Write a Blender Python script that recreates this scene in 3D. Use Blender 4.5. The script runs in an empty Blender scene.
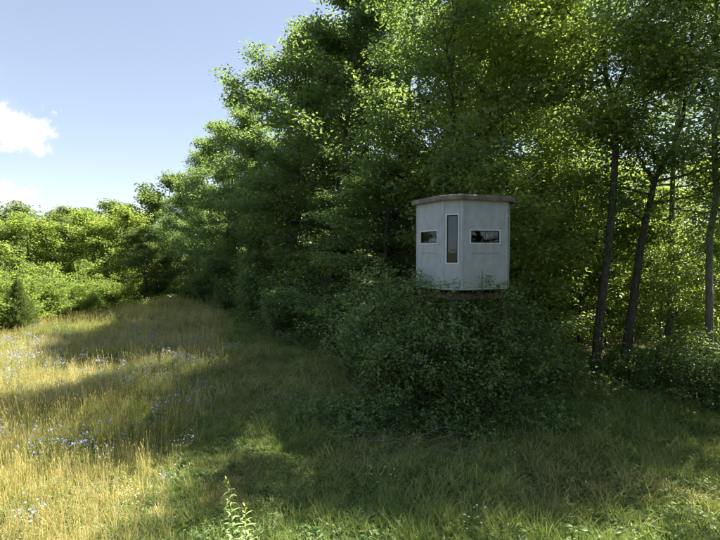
import bpy, bmesh, math, random
import numpy as np
from mathutils import Vector, Matrix, noise as mnoise

rad = math.radians
sc = bpy.context.scene
COL = sc.collection

# ------------------------------------------------------------------ camera
CAM_H = 4.0
cam_d = bpy.data.cameras.new('camera')
cam = bpy.data.objects.new('camera', cam_d)
COL.objects.link(cam)
cam.location = (0, 0, CAM_H)
cam.rotation_euler = (rad(90 - 2.4), 0, 0)
cam_d.sensor_width = 36.0
cam_d.lens = 24.0
cam_d.clip_start = 0.1
cam_d.clip_end = 3000
sc.camera = cam

# ------------------------------------------------------------------ sun and sky
SUN_AZ = rad(62)      # to the right of straight ahead (+Y towards +X)
SUN_EL = rad(54)
sdir = Vector((math.sin(SUN_AZ) * math.cos(SUN_EL), math.cos(SUN_AZ) * math.cos(SUN_EL), math.sin(SUN_EL)))
sl = bpy.data.lights.new('sun', 'SUN')
sl.energy = 5.0
sl.angle = rad(0.53)
sl.color = (1.0, 0.93, 0.80)
so = bpy.data.objects.new('sun', sl)
COL.objects.link(so)
so.rotation_euler = sdir.to_track_quat('Z', 'Y').to_euler()

world = bpy.data.worlds.new('World')
sc.world = world
world.use_nodes = True
wn, wl = world.node_tree.nodes, world.node_tree.links
wn.clear()
w_out = wn.new('ShaderNodeOutputWorld')
w_bg = wn.new('ShaderNodeBackground')
w_sky = wn.new('ShaderNodeTexSky')
w_sky.sky_type = 'NISHITA'
w_sky.sun_disc = False
w_sky.sun_elevation = SUN_EL
w_sky.sun_rotation = SUN_AZ
w_sky.altitude = 200
w_sky.air_density = 1.0
w_sky.dust_density = 0.2
w_sky.ozone_density = 1.5
w_bg.inputs['Strength'].default_value = 0.10


def nn(nodes, t, **kw):
    n = nodes.new(t)
    for k, v in kw.items():
        setattr(n, k, v)
    return n


def wmath(op, a, b=None, c=None):
    n = wn.new('ShaderNodeMath')
    n.operation = op
    for i, v in enumerate((a, b, c)):
        if v is None:
            continue
        if isinstance(v, (int, float)):
            n.inputs[i].default_value = v
        else:
            wl.new(v, n.inputs[i])
    return n.outputs[0]


tc = wn.new('ShaderNodeTexCoord')


def cloud_mask(px, py, sx, sz, soft, seedv, scale):
    """soft puffy cloud around the direction that shows at picture point px,py"""
    d = Vector(((px - 360) / 480, 1.0, (250 - py) / 480)).normalized()
    mp = wn.new('ShaderNodeVectorMath'); mp.operation = 'SUBTRACT'
    wl.new(tc.outputs['Generated'], mp.inputs[0]); mp.inputs[1].default_value = d
    sc_ = wn.new('ShaderNodeVectorMath'); sc_.operation = 'MULTIPLY'
    wl.new(mp.outputs[0], sc_.inputs[0]); sc_.inputs[1].default_value = (1 / sx, 1 / sx, 1 / sz)
    ln = wn.new('ShaderNodeVectorMath'); ln.operation = 'LENGTH'
    wl.new(sc_.outputs[0], ln.inputs[0])
    nz = wn.new('ShaderNodeTexNoise')
    nz.inputs['Scale'].default_value = scale
    nz.inputs['Detail'].default_value = 9
    nz.inputs['Roughness'].default_value = 0.62
    off = wn.new('ShaderNodeVectorMath'); off.operation = 'ADD'
    wl.new(tc.outputs['Generated'], off.inputs[0]); off.inputs[1].default_value = (seedv, seedv * .7, seedv * 1.3)
    wl.new(off.outputs[0], nz.inputs['Vector'])
    v = wmath('SUBTRACT', 1.0, ln.outputs['Value'])
    v = wmath('ADD', v, wmath('MULTIPLY', wmath('SUBTRACT', nz.outputs['Fac'], 0.5), 3.6))
    mr = wn.new('ShaderNodeMapRange')
    mr.interpolation_type = 'SMOOTHSTEP'
    wl.new(v, mr.inputs[0])
    mr.inputs[1].default_value = 0.1
    mr.inputs[2].default_value = 0.1 + soft
    return mr.outputs[0]


masks = [cloud_mask(18, 133, .080, .052, .45, 3.1, 16), cloud_mask(6, 197, .075, .028, .6, 7.7, 16),
         cloud_mask(112, 198, .075, .016, 4.0, 1.7, 22), cloud_mask(-160, 90, .28, .08, 1.6, 9.2, 9),
         cloud_mask(-420, 170, .35, .07, 1.4, 5.1, 8)]
cm = masks[0]
for m_ in masks[1:]:
    cm = wmath('MAXIMUM', cm, m_)
wmix = wn.new('ShaderNodeMixRGB')
wl.new(wmath('MULTIPLY', cm, 0.95), wmix.inputs[0])
whs = wn.new('ShaderNodeHueSaturation'); whs.inputs['Saturation'].default_value = .95; whs.inputs['Value'].default_value = .82; whs.inputs['Hue'].default_value = .507
wgm = wn.new('ShaderNodeGamma'); wgm.inputs['Gamma'].default_value = .62
wl.new(w_sky.outputs[0], wgm.inputs['Color'])
wl.new(wgm.outputs[0], whs.inputs['Color'])
wl.new(whs.outputs[0], wmix.inputs[1])
wmix.inputs[2].default_value = (2.5, 2.55, 2.65, 1)
wl.new(wmix.outputs[0], w_bg.inputs['Color'])
wl.new(w_bg.outputs[0], w_out.inputs['Surface'])

sc.view_settings.view_transform = 'Standard'
sc.view_settings.look = 'None'
sc.view_settings.exposure = 2.18
sc.view_settings.gamma = 1.0
sc.render.engine = 'CYCLES'
sc.cycles.max_bounces = 8
sc.cycles.adaptive_threshold = 0.02
sc.cycles.diffuse_bounces = 6
sc.cycles.glossy_bounces = 3
sc.cycles.transmission_bounces = 5
sc.cycles.transparent_max_bounces = 8
sc.cycles.sample_clamp_indirect = 6.0

# ------------------------------------------------------------------ helpers
RNG = np.random.default_rng(11)


def ss(a, b, x):
    t = np.clip((x - a) / (b - a), 0, 1)
    return t * t * (3 - 2 * t)


class VNoise:
    """smooth value noise on a lattice, for placing and for terrain"""
    def __init__(self, seed):
        self.g = np.random.default_rng(seed).random((64, 64))

    def __call__(self, x, y):
        x = np.asarray(x, float); y = np.asarray(y, float)
        xi = np.floor(x).astype(int); yi = np.floor(y).astype(int)
        fx = x - xi; fy = y - yi
        fx = fx * fx * (3 - 2 * fx); fy = fy * fy * (3 - 2 * fy)
        g = self.g
        a = g[xi % 64, yi % 64]; b = g[(xi + 1) % 64, yi % 64]
        c = g[xi % 64, (yi + 1) % 64]; d = g[(xi + 1) % 64, (yi + 1) % 64]
        return (a * (1 - fx) + b * fx) * (1 - fy) + (c * (1 - fx) + d * fx) * fy


N1, N2, N3, N4 = VNoise(1), VNoise(2), VNoise(3), VNoise(4)


def ground_z(x, y):
    x = np.asarray(x, float); y = np.asarray(y, float)
    z = 0.22 * (N1(x / 5.0, y / 5.0) - .5) + 0.09 * (N2(x / 1.3 + 9, y / 1.3) - .5)
    left = np.clip(-17.6 - x, 0, None)
    z = z - np.minimum(left * 0.22, 5.0) - 0.0
    far = np.clip(y - 42.0 - 0.18 * (x + 16), 0, None) * ss(4, -10, x)
    z = z - np.minimum(far * 0.10, 3.0)
    z = z - .020 * np.clip(y - 12, 0, 40) * ss(6, -8, x) - .018 * np.clip(-6 - x, 0, 14)
    # far land rises a little again so that no edge shows
    r = np.hypot(x, y)
    z = z + ss(110, 600, r) * 6.0
    return z


def gz(x, y):
    return float(ground_z(x, y))


def mesh_np(name, verts, quads=None, tris=None, mats=(), smooth=False, attrs=None, midx=None):
    me = bpy.data.meshes.new(name)
    verts = np.asarray(verts, np.float32).reshape(-1, 3)
    faces = []
    nq = 0 if quads is None else len(quads)
    nt = 0 if tris is None else len(tris)
    loops = []
    if nq:
        loops.append(np.asarray(quads, np.int32).ravel())
    if nt:
        loops.append(np.asarray(tris, np.int32).ravel())
    loops = np.concatenate(loops) if loops else np.zeros(0, np.int32)
    starts = np.concatenate([np.arange(nq) * 4, nq * 4 + np.arange(nt) * 3]).astype(np.int32)
    me.vertices.add(len(verts)); me.vertices.foreach_set('co', verts.ravel())
    me.loops.add(len(loops)); me.loops.foreach_set('vertex_index', loops)
    me.polygons.add(nq + nt); me.polygons.foreach_set('loop_start', starts)
    if smooth:
        me.polygons.foreach_set('use_smooth', np.ones(nq + nt, bool))
    if midx is not None:
        me.polygons.foreach_set('material_index', np.asarray(midx, np.int32))
    for k, v in (attrs or {}).items():
        a = me.attributes.new(k, 'FLOAT', 'POINT')
        a.data.foreach_set('value', np.asarray(v, np.float32))
    for m in mats:
        me.materials.append(m)
    me.update(calc_edges=True)
    return me


def link(name, me, parent=None, loc=None):
    o = bpy.data.objects.new(name, me)
    COL.objects.link(o)
    if parent is not None:
        o.parent = parent
    if loc is not None:
        o.location = loc
    return o


def tag(o, label=None, cat=None, group=None, kind=None):
    if label: o['label'] = label
    if cat: o['category'] = cat
    if group: o['group'] = group
    if kind: o['kind'] = kind
    return o


def tube_arrays(pts, radii, sides=6, jitter=0.0, rng=None):
    pts = np.asarray(pts, float); n = len(pts)
    radii = np.asarray(radii, float)
    d = np.gradient(pts, axis=0)
    d /= np.linalg.norm(d, axis=1)[:, None] + 1e-9
    ref = np.array([0.31, 0.87, 0.12]) if abs(d[0, 2]) > .5 else np.array([0.05, 0.03, 1.0])
    u = np.cross(d, ref); u /= np.linalg.norm(u, axis=1)[:, None] + 1e-9
    v = np.cross(d, u)
    a = np.arange(sides) * 2 * math.pi / sides
    rr = radii[:, None] * np.ones(sides)[None]
    if jitter and rng is not None:
        rr = rr * (1 + jitter * (rng.random((n, sides)) - .5))
    P = pts[:, None, :] + rr[..., None] * (np.cos(a)[None, :, None] * u[:, None, :] + np.sin(a)[None, :, None] * v[:, None, :])
    V = P.reshape(-1, 3)
    i = np.arange(n - 1)[:, None] * sides; j = np.arange(sides)[None]
    q = np.stack([i + j, i + (j + 1) % sides, i + sides + (j + 1) % sides, i + sides + j], -1).reshape(-1, 4)
    return V, q


class Tubes:
    def __init__(self):
        self.V = []; self.Q = []; self.n = 0

    def add(self, pts, radii, sides=6, jitter=0.0, rng=None):
        V, q = tube_arrays(pts, radii, sides, jitter, rng)
        self.V.append(V); self.Q.append(q + self.n); self.n += len(V)

    def mesh(self, name, mat):
        return mesh_np(name, np.concatenate(self.V), quads=np.concatenate(self.Q), mats=[mat], smooth=True)


# ------------------------------------------------------------------ materials
def new_mat(name):
    m = bpy.data.materials.new(name)
    m.use_nodes = True
    m.node_tree.nodes.clear()
    return m, m.node_tree.nodes, m.node_tree.links


def leaf_material(name, dark, light, trans, tmix=0.45, gloss=0.06, rough=0.45, src='tint', ramp_extra=None, obj_var=0.25, instancer=False):
    """diffuse + translucent leaf whose colour varies per leaf (attribute) and per plant"""
    m, n, l = new_mat(name)
    out = n.new('ShaderNodeOutputMaterial')
    at = n.new('ShaderNodeAttribute'); at.attribute_name = src
    oi = n.new('ShaderNodeObjectInfo')
    mx = n.new('ShaderNodeMixRGB')
    l.new(at.outputs['Fac'], mx.inputs[0])
    mx.inputs[1].default_value = (*dark, 1); mx.inputs[2].default_value = (*light, 1)
    hs = n.new('ShaderNodeHueSaturation')
    mr = n.new('ShaderNodeMapRange')
    l.new(oi.outputs['Random'], mr.inputs[0])
    mr.inputs[3].default_value = 1 - obj_var; mr.inputs[4].default_value = 1 + obj_var
    l.new(mr.outputs[0], hs.inputs['Value'])
    mr2 = n.new('ShaderNodeMapRange')
    l.new(oi.outputs['Random'], mr2.inputs[0])
    mr2.inputs[3].default_value = 0.515; mr2.inputs[4].default_value = 0.493
    l.new(mr2.outputs[0], hs.inputs['Hue'])
    l.new(mx.outputs[0], hs.inputs['Color'])
    df = n.new('ShaderNodeBsdfDiffuse'); l.new(hs.outputs[0], df.inputs['Color'])
    tr = n.new('ShaderNodeBsdfTranslucent')
    tm = n.new('ShaderNodeMixRGB'); tm.blend_type = 'MIX'
    l.new(at.outputs['Fac'], tm.inputs[0])
    tm.inputs[1].default_value = (trans[0] * .7, trans[1] * .8, trans[2], 1); tm.inputs[2].default_value = (*trans, 1)
    l.new(tm.outputs[0], tr.inputs['Color'])
    ms = n.new('ShaderNodeMixShader'); ms.inputs[0].default_value = tmix
    l.new(df.outputs[0], ms.inputs[1]); l.new(tr.outputs[0], ms.inputs[2])
    gl = n.new('ShaderNodeBsdfGlossy'); gl.inputs['Roughness'].default_value = rough
    gl.inputs['Color'].default_value = (.75, .8, .85, 1)
    m2 = n.new('ShaderNodeMixShader'); m2.inputs[0].default_value = gloss
    l.new(ms.outputs[0], m2.inputs[1]); l.new(gl.outputs[0], m2.inputs[2])
    l.new(m2.outputs[0], out.inputs['Surface'])
    return m


M_leaf = leaf_material('forest_leaf', (.050, .100, .032), (.110, .170, .052), (.34, .46, .09), tmix=.45)
M_leaf_blue = leaf_material('walnut_leaf', (.055, .105, .040), (.11, .17, .07), (.30, .42, .09), tmix=.42, gloss=.08)
M_leaf_shrub = leaf_material('shrub_leaf', (.075, .14, .040), (.15, .22, .06), (.38, .50, .09), tmix=.40)
M_leaf_yellow = leaf_material('sunny_thicket_leaf', (.062, .118, .028), (.14, .20, .042), (.44, .52, .075), tmix=.5, obj_var=.3, gloss=.02, rough=.6)
M_leaf_sun = leaf_material('light_sun_toned_leaf', (.068, .125, .030), (.14, .205, .046), (.50, .60, .09), tmix=.5)  # lighter understorey leaf, with sunlight also put into its colour
M_leaf_far = leaf_material('far_leaf', (.030, .058, .024), (.075, .11, .038), (.28, .36, .06), tmix=.45, obj_var=.4, gloss=.02, rough=.6)
M_cedar = leaf_material('cedar_needle', (.045, .075, .018), (.09, .13, .028), (.22, .28, .03), tmix=.3, gloss=.02)


def bark_material(name, c1, c2):
    m, n, l = new_mat(name)
    out = n.new('ShaderNodeOutputMaterial')
    b = n.new('ShaderNodeBsdfPrincipled'); b.inputs['Roughness'].default_value = .9
    tcn = n.new('ShaderNodeTexCoord')
    mp = n.new('ShaderNodeMapping'); mp.inputs['Scale'].default_value = (9, 9, 1.6)
    l.new(tcn.outputs['Object'], mp.inputs[0])
    nz = n.new('ShaderNodeTexNoise'); nz.inputs['Scale'].default_value = 3; nz.inputs['Detail'].default_value = 7
    nz.inputs['Roughness'].default_value = .7
    l.new(mp.outputs[0], nz.inputs['Vector'])
    cr = n.new('ShaderNodeValToRGB')
    cr.color_ramp.elements[0].position = .38; cr.color_ramp.elements[1].position = .66
    cr.color_ramp.elements[0].color = (*c1, 1); cr.color_ramp.elements[1].color = (*c2, 1)
    l.new(nz.outputs['Fac'], cr.inputs[0]); l.new(cr.outputs[0], b.inputs['Base Color'])
    bp = n.new('ShaderNodeBump'); bp.inputs['Strength'].default_value = .9; bp.inputs['Distance'].default_value = .03
    l.new(nz.outputs['Fac'], bp.inputs['Height']); l.new(bp.outputs[0], b.inputs['Normal'])
    l.new(b.outputs[0], out.inputs['Surface'])
    return m


M_bark = bark_material('bark', (.018, .016, .012), (.085, .078, .062))
M_bark_grey = bark_material('grey_bark', (.07, .064, .055), (.20, .185, .165))
M_twig = bark_material('dead_twig', (.11, .09, .07), (.25, .21, .165))


def grass_material(name, green_a, green_b, straw_a, straw_b, tmix=.4):
    """blade colour: attribute 'tint' varies inside the tuft, instance attribute 'dry' from green to straw"""
    m, n, l = new_mat(name)
    out = n.new('ShaderNodeOutputMaterial')
    at = n.new('ShaderNodeAttribute'); at.attribute_name = 'tint'
    dr = n.new('ShaderNodeAttribute'); dr.attribute_name = 'dry'; dr.attribute_type = 'INSTANCER'
    hd = n.new('ShaderNodeAttribute'); hd.attribute_name = 'head'
    g = n.new('ShaderNodeMixRGB'); g.inputs[1].default_value = (*green_a, 1); g.inputs[2].default_value = (*green_b, 1)
    s = n.new('ShaderNodeMixRGB'); s.inputs[1].default_value = (*straw_a, 1); s.inputs[2].default_value = (*straw_b, 1)
    l.new(at.outputs['Fac'], g.inputs[0]); l.new(at.outputs['Fac'], s.inputs[0])
    # a blade is straw when dry + (tint-.5) passes the middle
    ad = n.new('ShaderNodeMath'); ad.operation = 'MULTIPLY_ADD'
    l.new(at.outputs['Fac'], ad.inputs[0]); ad.inputs[1].default_value = .9
    l.new(dr.outputs['Fac'], ad.inputs[2])
    mr = n.new('ShaderNodeMapRange'); l.new(ad.outputs[0], mr.inputs[0])
    mr.inputs[1].default_value = .65; mr.inputs[2].default_value = 1.15
    mxh = n.new('ShaderNodeMath'); mxh.operation = 'MAXIMUM'
    l.new(mr.outputs[0], mxh.inputs[0]); l.new(hd.outputs['Fac'], mxh.inputs[1])
    mx = n.new('ShaderNodeMixRGB'); l.new(mxh.outputs[0], mx.inputs[0])
    l.new(g.outputs[0], mx.inputs[1]); l.new(s.outputs[0], mx.inputs[2])
    df = n.new('ShaderNodeBsdfDiffuse'); l.new(mx.outputs[0], df.inputs['Color'])
    tr = n.new('ShaderNodeBsdfTranslucent')
    tcol = n.new('ShaderNodeMixRGB'); tcol.blend_type = 'MULTIPLY'; tcol.inputs[0].default_value = 1
    l.new(mx.outputs[0], tcol.inputs[1]); tcol.inputs[2].default_value = (1.35, 1.35, .85, 1)
    l.new(tcol.outputs[0], tr.inputs['Color'])
    ms = n.new('ShaderNodeMixShader'); ms.inputs[0].default_value = tmix
    l.new(df.outputs[0], ms.inputs[1]); l.new(tr.outputs[0], ms.inputs[2])
    gl = n.new('ShaderNodeBsdfGlossy'); gl.inputs['Roughness'].default_value = .5
    gl.inputs['Color'].default_value = (.8, .8, .75, 1)
    m2 = n.new('ShaderNodeMixShader'); m2.inputs[0].default_value = .04
    l.new(ms.outputs[0], m2.inputs[1]); l.new(gl.outputs[0], m2.inputs[2])
    l.new(m2.outputs[0], out.inputs['Surface'])
    return m


M_meadow = grass_material('meadow_blade', (.15, .20, .03), (.31, .33, .055), (.46, .37, .15), (.68, .58, .32))
M_short = grass_material('short_blade', (.125, .21, .045), (.235, .32, .07), (.33, .27, .12), (.50, .42, .22))
M_weed = grass_material('weed_leaf', (.070, .145, .035), (.13, .22, .055), (.18, .20, .06), (.24, .24, .08))


def plain(name, col, rough=.7, spec=.3, metal=0.0):
    m, n, l = new_mat(name)
    out = n.new('ShaderNodeOutputMaterial')
    b = n.new('ShaderNodeBsdfPrincipled')
    b.inputs['Base Color'].default_value = (*col, 1)
    b.inputs['Roughness'].default_value = rough
    b.inputs['Specular IOR Level'].default_value = spec
    b.inputs['Metallic'].default_value = metal
    l.new(b.outputs[0], out.inputs['Surface'])
    return m


def petal(name, col):
    m, n, l = new_mat(name)
    out = n.new('ShaderNodeOutputMaterial')
    d = n.new('ShaderNodeBsdfDiffuse'); d.inputs['Color'].default_value = (*col, 1)
    t = n.new('ShaderNodeBsdfTranslucent'); t.inputs['Color'].default_value = (*col, 1)
    ms = n.new('ShaderNodeMixShader'); ms.inputs[0].default_value = .35
    l.new(d.outputs[0], ms.inputs[1]); l.new(t.outputs[0], ms.inputs[2]); l.new(ms.outputs[0], out.inputs['Surface'])
    return m


M_blue = petal('chicory_petal', (.36, .40, .72))
M_white = petal('white_petal', (.72, .72, .66))

# ------------------------------------------------------------------ ground
def ground_material():
    m, n, l = new_mat('meadow_soil')
    out = n.new('ShaderNodeOutputMaterial')
    b = n.new('ShaderNodeBsdfPrincipled'); b.inputs['Roughness'].default_value = .95
    b.inputs['Specular IOR Level'].default_value = .1
    g = n.new('ShaderNodeNewGeometry')
    n1 = n.new('ShaderNodeTexNoise'); n1.inputs['Scale'].default_value = .35; n1.inputs['Detail'].default_value = 6
    n2 = n.new('ShaderNodeTexNoise'); n2.inputs['Scale'].default_value = 9; n2.inputs['Detail'].default_value = 8
    n2.inputs['Roughness'].default_value = .75
    l.new(g.outputs['Position'], n1.inputs['Vector']); l.new(g.outputs['Position'], n2.inputs['Vector'])
    c1 = n.new('ShaderNodeValToRGB')
    c1.color_ramp.elements[0].position = .35; c1.color_ramp.elements[1].position = .68
    c1.color_ramp.elements[0].color = (.045, .07, .018, 1); c1.color_ramp.elements[1].color = (.15, .12, .05, 1)
    c2 = n.new('ShaderNodeValToRGB')
    c2.color_ramp.elements[0].position = .3; c2.color_ramp.elements[1].position = .72
    c2.color_ramp.elements[0].color = (.025, .022, .014, 1); c2.color_ramp.elements[1].color = (.17, .15, .07, 1)
    l.new(n1.outputs['Fac'], c1.inputs[0]); l.new(n2.outputs['Fac'], c2.inputs[0])
    mx = n.new('ShaderNodeMixRGB'); mx.inputs[0].default_value = .5
    l.new(c1.outputs[0], mx.inputs[1]); l.new(c2.outputs[0], mx.inputs[2])
    l.new(mx.outputs[0], b.inputs['Base Color'])
    bp = n.new('ShaderNodeBump'); bp.inputs['Strength'].default_value = .8; bp.inputs['Distance'].default_value = .05
    l.new(n2.outputs['Fac'], bp.inputs['Height']); l.new(bp.outputs[0], b.inputs['Normal'])
    l.new(b.outputs[0], out.inputs['Surface'])
    return m


def axis(lo, hi, step, reach, growth=1.22):
    a = list(np.arange(lo, hi + 1e-6, step))
    s = step
    left, right = [lo], [hi]
    while right[-1] < reach:
        s *= growth; right.append(right[-1] + s)
    s = step
    while left[-1] > -reach:
        s *= growth; left.append(left[-1] - s)
    return np.array(left[:0:-1] + a + right[1:])


gx = axis(-45, 30, .6, 1500); gy = axis(-6, 75, .6, 1500)
X, Y = np.meshgrid(gx, gy, indexing='ij')
Z = ground_z(X, Y)
nx, ny = X.shape
idx = np.arange(nx * ny).reshape(nx, ny)
q = np.stack([idx[:-1, :-1], idx[1:, :-1], idx[1:, 1:], idx[:-1, 1:]], -1).reshape(-1, 4)
ground = link('ground', mesh_np('ground', np.stack([X, Y, Z], -1), quads=q, mats=[ground_material()], smooth=True))
tag(ground, 'uneven grassy hilltop ground under the meadow and the woods', kind='structure')

# ------------------------------------------------------------------ hunting blind
BX, BY = 2.58, 12.15
BZ = 3.115                       # underside of the cabin
BH = 2.035                       # cabin wall height
WW, WN = 1.25, 0.47             # wide and narrow faces


def wall_material():
    m, n, l = new_mat('weathered_grey_fibreglass')
    out = n.new('ShaderNodeOutputMaterial')
    b = n.new('ShaderNodeBsdfPrincipled'); b.inputs['Roughness'].default_value = .62
    b.inputs['Specular IOR Level'].default_value = .3
    tcn = n.new('ShaderNodeTexCoord')
    mp = n.new('ShaderNodeMapping'); mp.inputs['Scale'].default_value = (1.8, 1.8, 1.0)
    l.new(tcn.outputs['Object'], mp.inputs[0])
    a = n.new('ShaderNodeTexNoise'); a.inputs['Scale'].default_value = 2.2; a.inputs['Detail'].default_value = 8
    a.inputs['Roughness'].default_value = .65
    l.new(mp.outputs[0], a.inputs['Vector'])
    c = n.new('ShaderNodeTexNoise'); c.inputs['Scale'].default_value = 2.4; c.inputs['Detail'].default_value = 6
    l.new(tcn.outputs['Object'], c.inputs['Vector'])
    r1 = n.new('ShaderNodeValToRGB')
    r1.color_ramp.elements[0].position = .3; r1.color_ramp.elements[1].position = .62
    r1.color_ramp.elements[0].color = (.225, .258, .305, 1); r1.color_ramp.elements[1].color = (.315, .352, .405, 1)
    l.new(a.outputs['Fac'], r1.inputs[0])
    r2 = n.new('ShaderNodeValToRGB')
    r2.color_ramp.elements[0].position = .50; r2.color_ramp.elements[1].position = .74
    r2.color_ramp.elements[0].color = (0, 0, 0, 1); r2.color_ramp.elements[1].color = (.6, .6, .6, 1)
    l.new(c.outputs['Fac'], r2.inputs[0])
    mx = n.new('ShaderNodeMixRGB'); l.new(r2.outputs[0], mx.inputs[0])
    l.new(r1.outputs[0], mx.inputs[1]); mx.inputs[2].default_value = (.20, .225, .22, 1)
    # green grime along the foot of the wall
    sx = n.new('ShaderNodeSeparateXYZ'); l.new(tcn.outputs['Object'], sx.inputs[0])
    gm = n.new('ShaderNodeMapRange'); l.new(sx.outputs['Z'], gm.inputs[0])
    gm.inputs[1].default_value = 0.5; gm.inputs[2].default_value = 0.0; gm.inputs[3].default_value = 0; gm.inputs[4].default_value = 1
    gmm = n.new('ShaderNodeMath'); gmm.operation = 'MULTIPLY'
    l.new(gm.outputs[0], gmm.inputs[0]); l.new(a.outputs['Fac'], gmm.inputs[1])
    m2 = n.new('ShaderNodeMixRGB'); l.new(gmm.outputs[0], m2.inputs[0])
    l.new(mx.outputs[0], m2.inputs[1]); m2.inputs[2].default_value = (.22, .26, .19, 1)
    l.new(m2.outputs[0], b.inputs['Base Color'])
    bp = n.new('ShaderNodeBump'); bp.inputs['Strength'].default_value = .15; bp.inputs['Distance'].default_value = .01
    l.new(c.outputs['Fac'], bp.inputs['Height']); l.new(bp.outputs[0], b.inputs['Normal'])
    l.new(b.outputs[0], out.inputs['Surface'])
    return m


def roof_material():
    m, n, l = new_mat('weathered_roof')
    out = n.new('ShaderNodeOutputMaterial')
    b = n.new('ShaderNodeBsdfPrincipled'); b.inputs['Roughness'].default_value = .7
    tcn = n.new('ShaderNodeTexCoord')
    a = n.new('ShaderNodeTexNoise'); a.inputs['Scale'].default_value = 5; a.inputs['Detail'].default_value = 8
    l.new(tcn.outputs['Object'], a.inputs['Vector'])
    r1 = n.new('ShaderNodeValToRGB')
    r1.color_ramp.elements[0].position = .35; r1.color_ramp.elements[1].position = .68
    r1.color_ramp.elements[0].color = (.075, .067, .058, 1); r1.color_ramp.elements[1].color = (.155, .14, .125, 1)
    l.new(a.outputs['Fac'], r1.inputs[0]); l.new(r1.outputs[0], b.inputs['Base Color'])
    l.new(b.outputs[0], out.inputs['Surface'])
    return m


def glass_material(name, refl, tint):
    m, n, l = new_mat(name)
    out = n.new('ShaderNodeOutputMaterial')
    g = n.new('ShaderNodeBsdfGlossy'); g.inputs['Roughness'].default_value = .03
    g.inputs['Color'].default_value = (.62, .74, .92, 1)
    t = n.new('ShaderNodeBsdfTransparent'); t.inputs['Color'].default_value = (*tint, 1)
    fr = n.new('ShaderNodeFresnel'); fr.inputs['IOR'].default_value = refl
    tcn = n.new('ShaderNodeTexCoord')
    nz = n.new('ShaderNodeTexNoise'); nz.inputs['Scale'].default_value = 3
    l.new(tcn.outputs['Object'], nz.inputs['Vector'])
    bp = n.new('ShaderNodeBump'); bp.inputs['Strength'].default_value = .08; bp.inputs['Distance'].default_value = .02
    l.new(nz.outputs['Fac'], bp.inputs['Height']); l.new(bp.outputs[0], g.inputs['Normal'])
    ms = n.new('ShaderNodeMixShader'); l.new(fr.outputs[0], ms.inputs[0])
    l.new(t.outputs[0], ms.inputs[1]); l.new(g.outputs[0], ms.inputs[2])
    l.new(ms.outputs[0], out.inputs['Surface'])
    return m


M_wall = wall_material()
M_roof = roof_material()
M_trim = plain('pale_window_trim', (.46, .50, .56), .5)
M_gasket = plain('black_gasket', (.012, .012, .014), .6)
M_glass = glass_material('tinted_glass', 1.7, (.05, .055, .06))
M_glass_clear = glass_material('mirror_tint_glass', 1.7, (.06, .08, .11))
M_glass_pale = glass_material('clear_pane_glass', 1.6, (.8, .85, .9))  # nearly clear pane in front of the pale panel
M_bolt = plain('dark_bolt', (.03, .03, .035), .5, metal=.5)
M_stain = plain('grey_brown_stain', (.21, .21, .21), .8)
M_timber = bark_material('weathered_timber', (.05, .042, .034), (.13, .11, .09))
M_mark = plain('pale_mark', (.42, .46, .46), .7)
M_inside = plain('dark_lining', (.05, .05, .05), .9)

# outline of the cabin: alternating wide and narrow faces
HALF = WW / 2
CUT = WN / math.sqrt(2)
OUTL = [(-HALF, -(HALF + CUT)), (HALF, -(HALF + CUT)), (HALF + CUT, -HALF), (HALF + CUT, HALF),
        (HALF, HALF + CUT), (-HALF, HALF + CUT), (-(HALF + CUT), HALF), (-(HALF + CUT), -HALF)]
# rotate so that a narrow face looks (nearly) at the camera, turned a little to the left
view = math.atan2(-BX, -BY)      # heading towards the camera, from +Y clockwise -> used below
NPHI = rad(11.5)
to_cam = math.atan2(-BY, -BX)    # polar angle of the direction blind -> camera
# narrow face between wide face 0 (normal -90 deg) and wide face 1 (normal 0 deg) has normal -45 deg
ROT = (to_cam - NPHI) - rad(-45)

blind = bpy.data.objects.new('hunting_blind', None)
COL.objects.link(blind)
blind.location = (BX, BY, gz(BX, BY))
blind.rotation_euler = (0, 0, ROT)
tag(blind, 'pale grey eight-sided hunting blind raised on legs above the bushes', 'hunting blind')
FZ = BZ - gz(BX, BY)             # local height of cabin floor


def ring_panel(w, h, th, hole=None):
    """upright panel, x across, z up, front at y=0 facing -y; optional window opening"""
    V, Q = [], []
    if hole is None:
        V = [(-w/2, 0, 0), (w/2, 0, 0), (w/2, 0, h), (-w/2, 0, h), (-w/2, th, 0), (w/2, th, 0), (w/2, th, h), (-w/2, th, h)]
        Q = [(0, 1, 2, 3), (5, 4, 7, 6), (1, 5, 6, 2), (4, 0, 3, 7), (3, 2, 6, 7), (4, 5, 1, 0)]
        return V, Q
    x0, x1, z0, z1 = hole
    outer = [(-w/2, 0), (w/2, 0), (w/2, h), (-w/2, h)]
    inner = [(x0, z0), (x1, z0), (x1, z1), (x0, z1)]
    for yy in (0, th):
        V += [(a, yy, b) for a, b in outer] + [(a, yy, b) for a, b in inner]
    for k in range(4):
        k2 = (k + 1) % 4
        Q.append((k, k2, 4 + k2, 4 + k))
        Q.append((8 + k2, 8 + k, 12 + k, 12 + k2))
        Q.append((4 + k, 4 + k2, 12 + k2, 12 + k))
        Q.append((8 + k, 8 + k2, k2, k))
    return V, Q


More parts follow.
